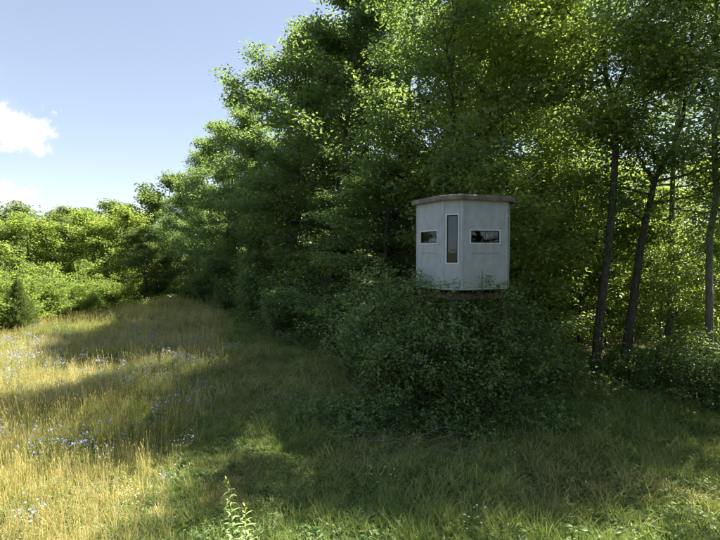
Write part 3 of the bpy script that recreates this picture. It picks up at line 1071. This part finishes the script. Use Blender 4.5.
# ---- shrubs in front of and below the blind
G_shr = 'bushes around the foot of the blind'
for x, y, m_, s, rz, lb in [
    (0.70, 13.1, shrubA, 1.10, .3, 'tall bush left of the blind with upright leafy shoots'),
    (0.1, 14.4, shrubA, 1.0, 2.0, 'leftmost tall bush of the group beside the blind'),
    (1.15, 12.1, shrubA, 1.02, 4.0, 'bush at the lower left corner of the blind'),
    (1.75, 11.5, shrubA, 1.06, 1.0, 'bush in front of the blind, under its left panel'),
    (3.0, 11.5, shrubA, 1.04, 3.0, 'bush in front of the blind, under its right panel'),
    (3.75, 12.1, shrubA, 1.02, 5.0, 'bush at the lower right corner of the blind'),
    (1.0, 11.5, shrubB, 1.0, 5.4, 'rounded bush with a bright top shoot left of the blind foot'),
    (2.2, 11.15, shrubA, .92, 5.2, 'foremost bush of the clump, right below the tall window of the blind'),
    (2.5, 12.4, shrubA, 1.0, 2.2, 'dark bush growing directly under the blind floor'),
    (4.6, 12.9, shrubB, .95, 2.7, 'dark bush right of the blind, half way to the straight trunk'),
    (5.7, 13.9, shrubC, 1.0, .7, 'low dark bush left of the straight trunk base'),
    (9.2, 12.7, shrubC, 1.1, 3.9, 'low bush at the right edge of the picture with pale leaves'),
    (8.3, 13.6, shrubC, .9, 1.4, 'low bush right of the leaning trunk base'),
    (10.3, 11.9, shrubB, .9, .4, 'rounded bush cut by the right edge of the picture'),
    (-3.7, 22.5, shrubB, 1.1, 3.6, 'dark bush under the wood edge near the middle of the meadow margin'),
    (-6.2, 28.3, shrubB, 1.2, 1.6, 'dark bush under the wood edge beside the far meadow'),
    (-9.2, 34.3, shrubA, 1.1, .6, 'dark bush under the wood edge near the far corner'),
    (-12.8, 40.5, shrubA, 1.2, 2.6, 'farthest dark bush at the far corner of the meadow'),
    (-16.4, 45.8, thickB, 1.0, 2.6, 'sunlit bush on the crest of the meadow'),
]:
    place('bush', m_, x, y, s, rz, lb, 'bush', sz=s * (0.985 if m_ is shrubA and 1 < x < 4.5 else 1.0), group=G_shr if y < 15 else 'bushes along the foot of the wood', parts=SH)
for x, y, m_, s, lb in [
    (0.8, 10.8, shrubC, .55, 'low weedy shrub in front of the rounded bush left of the blind'),
    (3.5, 10.9, shrubC, .6, 'low weedy shrub right of the bushes under the blind'),
]:
    place('bush', m_, x, y, s, x * 3, lb, 'bush', 'low shrubs where the mown grass meets the bushes', parts=SH)

# ---- left side thicket, cedar and far trees
G_th = 'sunlit thicket along the left side of the meadow'
for x, y, m_, s, rz, lb in [
    (-21.2, 24.2, thickB, .95, .3, 'yellow-green bush at the left edge of the picture beside the meadow'),
    (-23.4, 27.6, thickA, 1.0, 1.3, 'tall yellow-green bush behind the cedar at the left edge'),
    (-22.4, 30.0, thickA, .9, 2.3, 'yellow-green bush right of the cedar'),
    (-23.6, 33.2, thickA, 1.0, 3.3, 'yellow-green bush in the middle of the left thicket'),
    (-21.6, 35.2, thickB, .85, 4.3, 'small bush at the meadow side of the left thicket'),
    (-22.5, 38.5, thickA, .85, 5.3, 'bush near the far right end of the left thicket'),
    (-20.6, 40.6, thickB, .8, .8, 'last small bush at the right end of the left thicket'),
    (-27.5, 31.0, thickA, 1.0, 1.8, 'large yellow-green bush behind the front row at the left edge'),
    (-28.0, 37.0, thickA, 1.0, 2.8, 'large yellow-green bush behind the front row of the left thicket'),
    (-26.6, 42.5, thickA, .85, 3.8, 'large bush behind the right end of the left thicket'),
]:
    place('bush', m_, x, y, s * 1.35, rz, lb, 'bush', G_th, parts=SH)
place('cedar_tree', cedarA, -19.9, 27.8, .84, 1, 'small dark pointed cedar in the sunlit left thicket', 'tree')
G_far = 'trees beyond the left side of the meadow'
for x, y, m_, s, rz, lb in [
    (-31.5, 46.0, farY, 1.0, .3, 'bright yellow-green tree behind the left thicket'),
    (-27.5, 50.0, farY, 1.0, 1.3, 'bright yellow-green tree beside the dark tree beyond the crest'),
    (-23.6, 49.0, farY, .92, 2.3, 'sunlit tree just left of the sloping wood skyline'),
    (-36.5, 48.0, farA, .8, 3.3, 'grey-green tree second from the left edge behind the thicket'),
    (-21.0, 46.6, farB, .52, 3.3, 'small dark tree standing on the crest of the meadow'),
    (-42.5, 52.0, farA, .92, 4.3, 'grey-green tree at the left edge behind the thicket'),
    (-38.0, 58.0, farB, 1.0, 5.3, 'dark green tree left of the yellow-green trees beyond the thicket'),
    (-31.0, 60.0, farA, .95, .9, 'dark tree behind the bright yellow-green trees'),
]:
    place('far_tree', m_, x, y, s * 1.3, rz, lb, group=G_far)
rg = random.Random(5)
for i in range(20):
    x = -74 + i * 3.3 + rg.uniform(-1, 1); y = 72 + rg.uniform(-4, 7)
    place('far_tree', (farA, farB)[i % 2], x, y, rg.uniform(1.36, 1.62), rg.uniform(0, 6), 'tree in the dark row that closes the horizon at the left',
          group='dark row of trees on the horizon')
for i in range(14):
    x = -52 + i * 2.6; y = 60 + rg.uniform(-3, 3)
    if -40 < x < -24:
        continue
    place('far_tree', (farA, farB)[i % 2], x, y, rg.uniform(.8, .95), rg.uniform(0, 6), 'middle-distance tree in front of the horizon row at the left',
          group='trees in front of the horizon row')


# ------------------------------------------------------------------ dead twigs in the grass
def twig_pile(name, x, y, n, L, label, seed):
    rng = np.random.default_rng(seed)
    e = bpy.data.objects.new(name, None); COL.objects.link(e); e.location = (x, y, gz(x, y))
    tag(e, label, 'dead branch', 'dry branches lying in the grass')
    for i in range(n):
        a = rng.normal(.25, .45)
        l_ = L * (.5 + rng.random() * .7)
        c = rng.normal(size=2) * np.array([.5, .18])
        p0 = np.array([c[0] - math.cos(a) * l_ / 2, c[1] - math.sin(a) * l_ / 2, .10 + .12 * rng.random()])
        p1 = np.array([c[0] + math.cos(a) * l_ / 2, c[1] + math.sin(a) * l_ / 2, .14 + .30 * rng.random()])
        t = Tubes(); S = bend_path(p0, p1, 7, .3, rng, .12)
        t.add(S, np.linspace(.010, .003, 7), 5)
        for k in range(3):
            q = S[2 + k]; t.add(np.stack([q, q + rng.normal(size=3) * np.array([.2, .15, .1])]), [.006, .003], 4)
        o = bpy.data.objects.new('branch', t.mesh('branch', M_twig)); COL.objects.link(o); o.parent = e


twig_pile('dead_branch_heap', .75, 9.75, 6, 1.5, 'heap of pale dead twigs in the grass left below the blind', 5)
twig_pile('dead_branch_heap', 2.2, 9.2, 4, 1.2, 'few dry bent twigs lying in the grass below the blind', 6)
twig_pile('dead_branch_heap', -1.6, 12.2, 4, 1.0, 'pale dry stems lying where the grass path passes the tall bush', 7)


# ------------------------------------------------------------------ grasses: tuft prototypes and scattering
def blade_arrays(rng, n, h0, h1, w, spread, lean, segs=3):
    V, T3, tint, head = [], [], [], []
    nv = 0
    for i in range(n):
        a = rng.random() * 6.283; r = spread * math.sqrt(rng.random())
        x, y = r * math.cos(a), r * math.sin(a)
        h = h0 + (h1 - h0) * rng.random()
        la = rng.random() * 6.283; le = lean * (.3 + rng.random()) * h
        ww = w * (.7 + .6 * rng.random())
        bx, by = -math.sin(la) * ww, math.cos(la) * ww
        tw = rng.random() * 3.14
        bx, by = math.cos(tw) * ww, math.sin(tw) * ww
        t_ = rng.random()
        for s in range(segs):
            f = s / segs
            cx = x + math.cos(la) * le * f * f; cy = y + math.sin(la) * le * f * f
            z = h * (f - .18 * f * f * lean) - .03
            k = 1 - f * .55
            V += [(cx - bx * k / 2, cy - by * k / 2, z), (cx + bx * k / 2, cy + by * k / 2, z)]
        V.append((x + math.cos(la) * le, y + math.sin(la) * le, h * (1 - .18 * lean) - .03))
        for s in range(segs - 1):
            b = nv + 2 * s
            T3 += [(b, b + 1, b + 3), (b, b + 3, b + 2)]
        b = nv + 2 * (segs - 1)
        T3.append((b, b + 1, b + 2))
        c = 2 * segs + 1
        tint += [t_] * c; head += [0.0] * c
        nv += c
    return V, T3, tint, head


def seed_stalks(rng, n, h0, h1, spread, base_n, hw=.006, hl=.08):
    V, T3, tint, head = [], [], [], []
    nv = base_n
    for i in range(n):
        a = rng.random() * 6.283; r = spread * math.sqrt(rng.random())
        x, y = r * math.cos(a), r * math.sin(a); h = h0 + (h1 - h0) * rng.random()
        la = rng.random() * 6.283; le = .18 * h * rng.random()
        tx, ty = x + math.cos(la) * le, y + math.sin(la) * le
        w = .0035; tw = rng.random() * 3.14; bx, by = math.cos(tw), math.sin(tw)
        V += [(x - bx * w, y - by * w, 0), (x + bx * w, y + by * w, 0), (tx + bx * w * .6, ty + by * w * .6, h), (tx - bx * w * .6, ty - by * w * .6, h)]
        T3 += [(nv, nv + 1, nv + 2), (nv, nv + 2, nv + 3)]
        head += [.55] * 4
        nv += 4
        for q_ in range(2):
            cx, cy = (bx, by) if q_ == 0 else (-by, bx)
            l_ = hl * (.6 + .7 * rng.random())
            V += [(tx, ty, h - l_ * .15), (tx + cx * hw, ty + cy * hw, h + l_ * .3), (tx + math.cos(la) * .02, ty + math.sin(la) * .02, h + l_), (tx - cx * hw, ty - cy * hw, h + l_ * .3)]
            T3 += [(nv, nv + 1, nv + 2), (nv, nv + 2, nv + 3)]
            nv += 4; head += [1.0] * 4
        tint += [.4 + .6 * rng.random()] * 12
    return V, T3, tint, head


def tuft(name, seed, n, h0, h1, w, spread, lean, mat, stalks=0, sh=(0, 0)):
    rng = random.Random(seed)
    V, T3, ti, hd = blade_arrays(rng, n, h0, h1, w, spread, lean)
    if stalks:
        a = seed_stalks(rng, stalks, sh[0], sh[1], spread, len(V))
        V = V + a[0]; T3 = T3 + a[1]; ti = ti + a[2]; hd = hd + a[3]
    return mesh_np(name, V, tris=T3, mats=[mat], attrs={'tint': ti, 'head': hd})


def weed(name, seed, n_stem, h, leafn, leaf, mat):
    rng = np.random.default_rng(seed)
    C, O = [], []
    for i in range(n_stem):
        a = rng.random() * 6.283; r = .16 * math.sqrt(rng.random())
        p0 = np.array([r * math.cos(a), r * math.sin(a), 0]); hh = h * (.5 + .6 * rng.random())
        p1 = p0 + np.array([math.cos(a) * hh * .3, math.sin(a) * hh * .3, hh])
        t = rng.random((leafn, 1)) ** .7
        p = p0 + (p1 - p0) * t + rng.normal(size=(leafn, 3)) * np.array([.04, .04, .015])
        C.append(p); od = p - (p0 + (p1 - p0) * t); O.append(od / (np.linalg.norm(od, axis=1)[:, None] + 1e-6))
    C = np.concatenate(C); O = np.concatenate(O)
    V, tri = leaf_arrays(C, leaf, rng, out_dir=O, aspect=.5)
    return mesh_np(name, V, tris=tri, mats=[mat], attrs={'tint': np.repeat(rng.random(len(C)), 4), 'head': np.zeros(len(C) * 4)})


def flower_stems(name, seed, n, h0, h1, fr, pet, petals=8, flat=False):
    rng = random.Random(seed)
    V, T3, mi, ti = [], [], [], []
    def stalk(p, q, w):
        b = len(V)
        tw = rng.random() * 3.14; bx, by = math.cos(tw) * w, math.sin(tw) * w
        V.extend([(p[0] - bx, p[1] - by, p[2]), (p[0] + bx, p[1] + by, p[2]), (q[0] + bx * .6, q[1] + by * .6, q[2]), (q[0] - bx * .6, q[1] - by * .6, q[2])])
        T3.extend([(b, b + 1, b + 2), (b, b + 2, b + 3)]); mi.extend([0, 0])
    for i in range(n):
        a = rng.random() * 6.283; r = .12 * rng.random()
        p = (r * math.cos(a), r * math.sin(a), 0)
        h = h0 + (h1 - h0) * rng.random()
        q = (p[0] + rng.uniform(-.1, .1), p[1] + rng.uniform(-.1, .1), h)
        stalk(p, q, .003)
        for k in range(rng.randint(2, 5)):
            f = rng.uniform(.45, 1)
            s = tuple(p[j] + (q[j] - p[j]) * f for j in range(3))
            e = (s[0] + rng.uniform(-.10, .10), s[1] + rng.uniform(-.10, .10), s[2] + rng.uniform(.02, .10))
            stalk(s, e, .002)
            # flower: ring of petals tilted
            tz = rng.uniform(-.5, .5); ta = rng.random() * 6.283
            nrm = Vector((math.sin(tz) * math.cos(ta), math.sin(tz) * math.sin(ta), math.cos(tz)))
            if not flat and rng.random() < .6:
                nrm = Vector((rng.uniform(-1, 1), rng.uniform(-1, .2), .5)).normalized()
            u = nrm.orthogonal().normalized(); v = nrm.cross(u)
            R_ = fr * rng.uniform(.7, 1.15)
            c = Vector(e)
            for m in range(petals):
                a0 = m * 6.283 / petals
                b = len(V)
                d1_ = u * math.cos(a0 - .28) + v * math.sin(a0 - .28); d2_ = u * math.cos(a0 + .28) + v * math.sin(a0 + .28)
                V.extend([tuple(c), tuple(c + d1_ * R_ + nrm * R_ * .1), tuple(c + d2_ * R_ + nrm * R_ * .1)])
                T3.append((b, b + 1, b + 2)); mi.append(1)
    return mesh_np(name, V, tris=T3, mats=[M_meadow, pet], attrs={'tint': [.2] * len(V), 'head': [0.] * len(V)}, midx=mi)


def scatter(name, label, protos, pts, dry, scale, seed, cat=None, lean_amp=.12):
    """one stuff object: vertices are the tuft positions, geometry nodes put a tuft mesh on each"""
    rng = np.random.default_rng(seed)
    n = len(pts)
    P = np.zeros((n, 3)); P[:, :2] = pts; P[:, 2] = ground_z(pts[:, 0], pts[:, 1])
    me = bpy.data.meshes.new(name)
    me.vertices.add(n); me.vertices.foreach_set('co', P.astype(np.float32).ravel())
    def fattr(k, v):
        a = me.attributes.new(k, 'FLOAT', 'POINT'); a.data.foreach_set('value', np.asarray(v, np.float32))
    fattr('dry', dry); fattr('sc', scale)
    a = me.attributes.new('pick', 'INT', 'POINT'); a.data.foreach_set('value', rng.integers(0, len(protos), n).astype(np.int32))
    a = me.attributes.new('rot', 'FLOAT_VECTOR', 'POINT')
    R = np.stack([rng.normal(0, lean_amp, n), rng.normal(0, lean_amp, n), rng.random(n) * 6.283], -1)
    a.data.foreach_set('vector', R.astype(np.float32).ravel())
    o = bpy.data.objects.new(name, me); COL.objects.link(o)
    tag(o, label, kind='stuff')
    ng = bpy.data.node_groups.new(name + '_nodes', 'GeometryNodeTree')
    ng.interface.new_socket('Geometry', in_out='INPUT', socket_type='NodeSocketGeometry')
    ng.interface.new_socket('Geometry', in_out='OUTPUT', socket_type='NodeSocketGeometry')
    N, L = ng.nodes, ng.links
    gi = N.new('NodeGroupInput'); go = N.new('NodeGroupOutput')
    jn = N.new('GeometryNodeJoinGeometry')
    for pm in reversed(protos):
        po = bpy.data.objects.new(pm.name + '_tuft', pm)      # never linked to the scene
        oi = N.new('GeometryNodeObjectInfo'); oi.inputs['Object'].default_value = po
        oi.inputs['As Instance'].default_value = True
        L.new(oi.outputs['Geometry'], jn.inputs[0])
    ip = N.new('GeometryNodeInstanceOnPoints')
    L.new(gi.outputs[0], ip.inputs['Points']); L.new(jn.outputs[0], ip.inputs['Instance'])
    ip.inputs['Pick Instance'].default_value = True

    def na(nm, dt):
        x = N.new('GeometryNodeInputNamedAttribute'); x.data_type = dt; x.inputs['Name'].default_value = nm
        return x.outputs['Attribute']
    L.new(na('pick', 'INT'), ip.inputs['Instance Index'])
    er = N.new('FunctionNodeEulerToRotation'); L.new(na('rot', 'FLOAT_VECTOR'), er.inputs[0]); L.new(er.outputs[0], ip.inputs['Rotation'])
    L.new(na('sc', 'FLOAT'), ip.inputs['Scale'])
    L.new(ip.outputs[0], go.inputs[0])
    md = o.modifiers.new('scatter', 'NODES'); md.node_group = ng
    return o


# wood margin: x of the wood edge at distance y (right of it lies the wood)
WY = np.array([-10, 9.5, 11.5, 13.0, 16.5, 20., 24., 30., 35., 41., 47., 53., 60.])
WX = np.array([13., 11.5, 9.5, 7.0, 1.0, -2.4, -4.2, -7., -9.6, -13., -16.5, -20, -25])


def inside_field(x, y):
    return (x < np.interp(y, WY, WX) + .6) & (x > -21.5)


def meadow_w(x, y):
    """1 in the unmown flowery meadow, 0 on the mown strip along the wood"""
    # the mown strip hugs the wood edge, about 5.5 m wide near the camera, narrower far off
    edge_x = np.interp(y, [5, 8, 12, 16, 20, 28, 36, 46], [-2.7, -3.1, -3.9, -4.8, -5.5, -8.3, -11.3, -17.])
    return ss(.9, -.9, x - edge_x + 1.4 * (N3(x / 1.7, y / 1.7) - .5))


def sample(rng, y0, y1, dens, xpad=1.15):
    n = int((y1 - y0) * 100 * dens)
    x = rng.random(n) * 100 - 62; y = y0 + (y1 - y0) * rng.random(n)
    k = (np.abs(x) < y * .75 * xpad + 2.5)
    return x[k], y[k]


rng = np.random.default_rng(77)
bands = [(2.0, 9, 115), (9, 14, 90), (14, 22, 55), (22, 34, 26), (34, 54, 15)]
mp_, ms_, md_ = [], [], []
sp_, ssz_, sd_ = [], [], []
for y0, y1, dn in bands:
    x, y = sample(rng, y0, y1, dn)
    k = inside_field(x, y); x, y = x[k], y[k]
    mw = meadow_w(x, y)
    pick = rng.random(len(x)) < mw
    # meadow
    mx_, my_ = x[pick], y[pick]
    d_ = -.12 + .72 * N2(mx_ / 3.1, my_ / 3.1) + .22 * (N4(mx_ / .8, my_ / .8) - .5)
    d_ += .20 * ss(28, 40, my_) - .30 * ss(-15.5, -18.5, mx_) * ss(45, 30, my_) + .10 * ss(12, 7, my_)
    mp_.append(np.stack([mx_, my_], -1)); md_.append(np.clip(d_, 0, 1))
    ms_.append((.62 + .55 * rng.random(len(mx_))) * (.75 + .5 * N1(mx_ / 2.2 + 5, my_ / 2.2)) * (1 + .012 * my_))
    sx_, sy_ = x[~pick], y[~pick]
    d_ = -.01 + .38 * N2(sx_ / 1.9 + 7, sy_ / 1.9) + .28 * ss(.62, .9, N3(sx_ / 1.1 + 3, sy_ / 1.1))
    sp_.append(np.stack([sx_, sy_], -1)); sd_.append(np.clip(d_, 0, 1))
    ssz_.append((.7 + .7 * rng.random(len(sx_))) * (.65 + .8 * N4(sx_ / 1.5, sy_ / 1.5)) * (1 + .012 * sy_))
meadow_protos = [tuft('meadow_tuft', 1, 46, .25, .62, .0065, .16, .55, M_meadow, 4, (.5, .8)),
                 tuft('meadow_tuft', 2, 54, .18, .50, .0075, .18, .75, M_meadow, 2, (.45, .7)),
                 tuft('meadow_tuft', 3, 40, .30, .70, .0070, .14, .45, M_meadow, 6, (.55, .9)),
                 weed('meadow_weed', 5, 11, .42, 16, .05, M_weed), tuft('meadow_tuft', 6, 70, .15, .34, .012, .22, .8, M_meadow),
                 tuft('meadow_tuft', 4, 60, .12, .38, .0080, .20, .95, M_meadow, 1, (.4, .6))]
scatter('meadow_grass', 'tall golden and green unmown meadow grass with tan seed heads', meadow_protos,
        np.concatenate(mp_), np.concatenate(md_), np.concatenate(ms_) * .64, 1)
short_protos = [tuft('short_tuft', 11, 60, .06, .20, .0065, .15, .8, M_short),
                tuft('short_tuft', 12, 70, .04, .15, .0060, .17, 1.0, M_short),
                tuft('short_tuft', 13, 44, .10, .30, .0065, .12, .65, M_short),
                weed('short_weed', 14, 8, .10, 10, .045, M_weed)]
scatter('mown_grass', 'short green grass on the mown strip beside the wood', short_protos,
        np.concatenate(sp_), np.concatenate(sd_), np.concatenate(ssz_), 2)

# undergrowth below the bushes and inside the wood
x = rng.random(26000) * 45 - 20; y = 9 + rng.random(26000) * 45
wx = np.interp(y, WY, WX)
dd = x - wx
k = (dd > -.5) & (dd < 9) & (rng.random(len(x)) < np.where(dd < 1.5, 1, .5)) & (N3(x / 1.2, y / 1.2) > .25)
x, y = x[k], y[k]
under_protos = [weed('undergrowth_sprig', 21, 9, .42, 14, .075, M_leaf_shrub), weed('undergrowth_sprig', 22, 7, .60, 16, .085, M_leaf_shrub),
                weed('undergrowth_sprig', 23, 10, .28, 10, .06, M_weed)]
scatter('undergrowth', 'dark leafy undergrowth along the foot of the wood', under_protos, np.stack([x, y], -1), np.zeros(len(x)) + .05,
        .7 + .7 * rng.random(len(x)), 3)
# brambly weeds in front of the blind
n_ = 800
x = rng.normal(2.2, 1.6, n_); y = 10.95 + rng.normal(0, .45, n_) + .10 * np.abs(x - 2.4)
scatter('weedy_tangle', 'tangle of weeds and vines in front of the bushes under the blind', under_protos + [short_protos[2]], np.stack([x, y], -1),
        np.zeros(n_) + .1, .55 + .7 * rng.random(n_), 4, lean_amp=.3)

# flowers
chic = [flower_stems('chicory', 31, 5, .45, .78, .017, M_blue), flower_stems('chicory', 32, 4, .40, .70, .016, M_blue)]
x = rng.random(60000) * 26 - 20; y = 3 + rng.random(60000) * 33
mw = meadow_w(x, y)
w = mw * ss(.25, .8, N1(x / 1.9 + 21, y / 2.3 + 4)) * ss(34, 14, y) * ss(-19, -13, x)
k = rng.random(len(x)) < w * .10
scatter('chicory_flowers', 'pale blue chicory flowers scattered through the meadow grass', chic, np.stack([x[k], y[k]], -1), np.full(k.sum(), .3),
        .75 + .45 * rng.random(k.sum()), 5)
flea = [flower_stems('fleabane', 41, 4, .30, .55, .013, M_white, 7, True), flower_stems('fleabane', 42, 3, .2, .45, .016, M_white, 7, True)]
w = ss(.45, .8, N2(x / 1.6 + 31, y / 1.9 + 14)) * ss(26, 10, y) * (.25 + .75 * mw)
k = rng.random(len(x)) < w * .035
scatter('white_flowers', 'tiny white wildflowers dotted through the grass', flea, np.stack([x[k], y[k]], -1), np.full(k.sum(), .3),
        .8 + .4 * rng.random(k.sum()), 6)


# ------------------------------------------------------------------ leafy weed in the foreground
def big_leaf_mesh(name, L, W, mat):
    n = 5
    V = []; Q = []
    for i in range(n + 1):
        t = i / n
        w = W * math.sin(math.pi * min(1, t * .92 + .06)) ** .8 * .5
        z = .18 * L * t - .45 * L * t * t
        V += [(t * L, -w, z + .15 * w), (t * L, 0, z), (t * L, w, z + .15 * w)]
    for i in range(n):
        b = i * 3
        Q += [(b, b + 3, b + 4, b + 1), (b + 1, b + 4, b + 5, b + 2)]
    return mesh_np(name, V, quads=Q, mats=[mat], smooth=True, attrs={'tint': [.5] * len(V)})


M_fg = leaf_material('milkweed_sun_toned_leaf', (.34, .46, .16), (.42, .54, .18), (.55, .65, .2), tmix=.35, obj_var=.3)  # leaf colour raised so the weed looks sunlit
M_fg_top = leaf_material('sun_toned_top_leaf', (.42, .46, .05), (.5, .5, .06), (.7, .7, .07), tmix=.35)  # sun glow of the tip painted into the leaf colour
M_fg_stem = plain('green_stem', (.14, .20, .06), .7)
leaf_m = big_leaf_mesh('weed_leaf_blade', .155, .030, M_fg)
leaf_t = big_leaf_mesh('weed_top_blade', .09, .026, M_fg_top)


def leafy_weed(x, y, h, lean, label, seed):
    rng = random.Random(seed)
    e = bpy.data.objects.new('leafy_weed', None); COL.objects.link(e); e.location = (x, y, gz(x, y))
    tag(e, label, 'plant', 'leafy weeds in the foreground')
    P = [(lean[0] * (k / 8) ** 1.5 * h, lean[1] * (k / 8) ** 1.5 * h, h * k / 8) for k in range(9)]
    t = Tubes(); t.add(P, np.linspace(.007, .003, 9), 5)
    o = bpy.data.objects.new('stem', t.mesh('stem', M_fg_stem)); COL.objects.link(o); o.parent = e
    nl = 36
    for i in range(nl):
        f = .25 + .75 * i / nl
        p = [np.interp(f * 8, range(9), [q[k] for q in P]) for k in range(3)]
        top = i > nl - 7
        o = bpy.data.objects.new('leaf', leaf_t if top else leaf_m); COL.objects.link(o); o.parent = e
        az = i * 2.4 + rng.uniform(-.3, .3)
        o.location = p
        o.rotation_euler = (rng.uniform(-.2, .2), -rng.uniform(.15, .5) - (.7 if top else 0), az)
        s = rng.uniform(.75, 1.0) * (1.05 - .35 * f)
        o.scale = (s, s, s)
    return e


leafy_weed(-1.60, 5.95, 1.02, (-.10, .06), 'taller leafy weed with bright yellow-green tip at the bottom of the picture', 3)
leafy_weed(-1.40, 5.75, .78, (-.02, .04), 'shorter leafy weed right of the taller one at the bottom of the picture', 4)
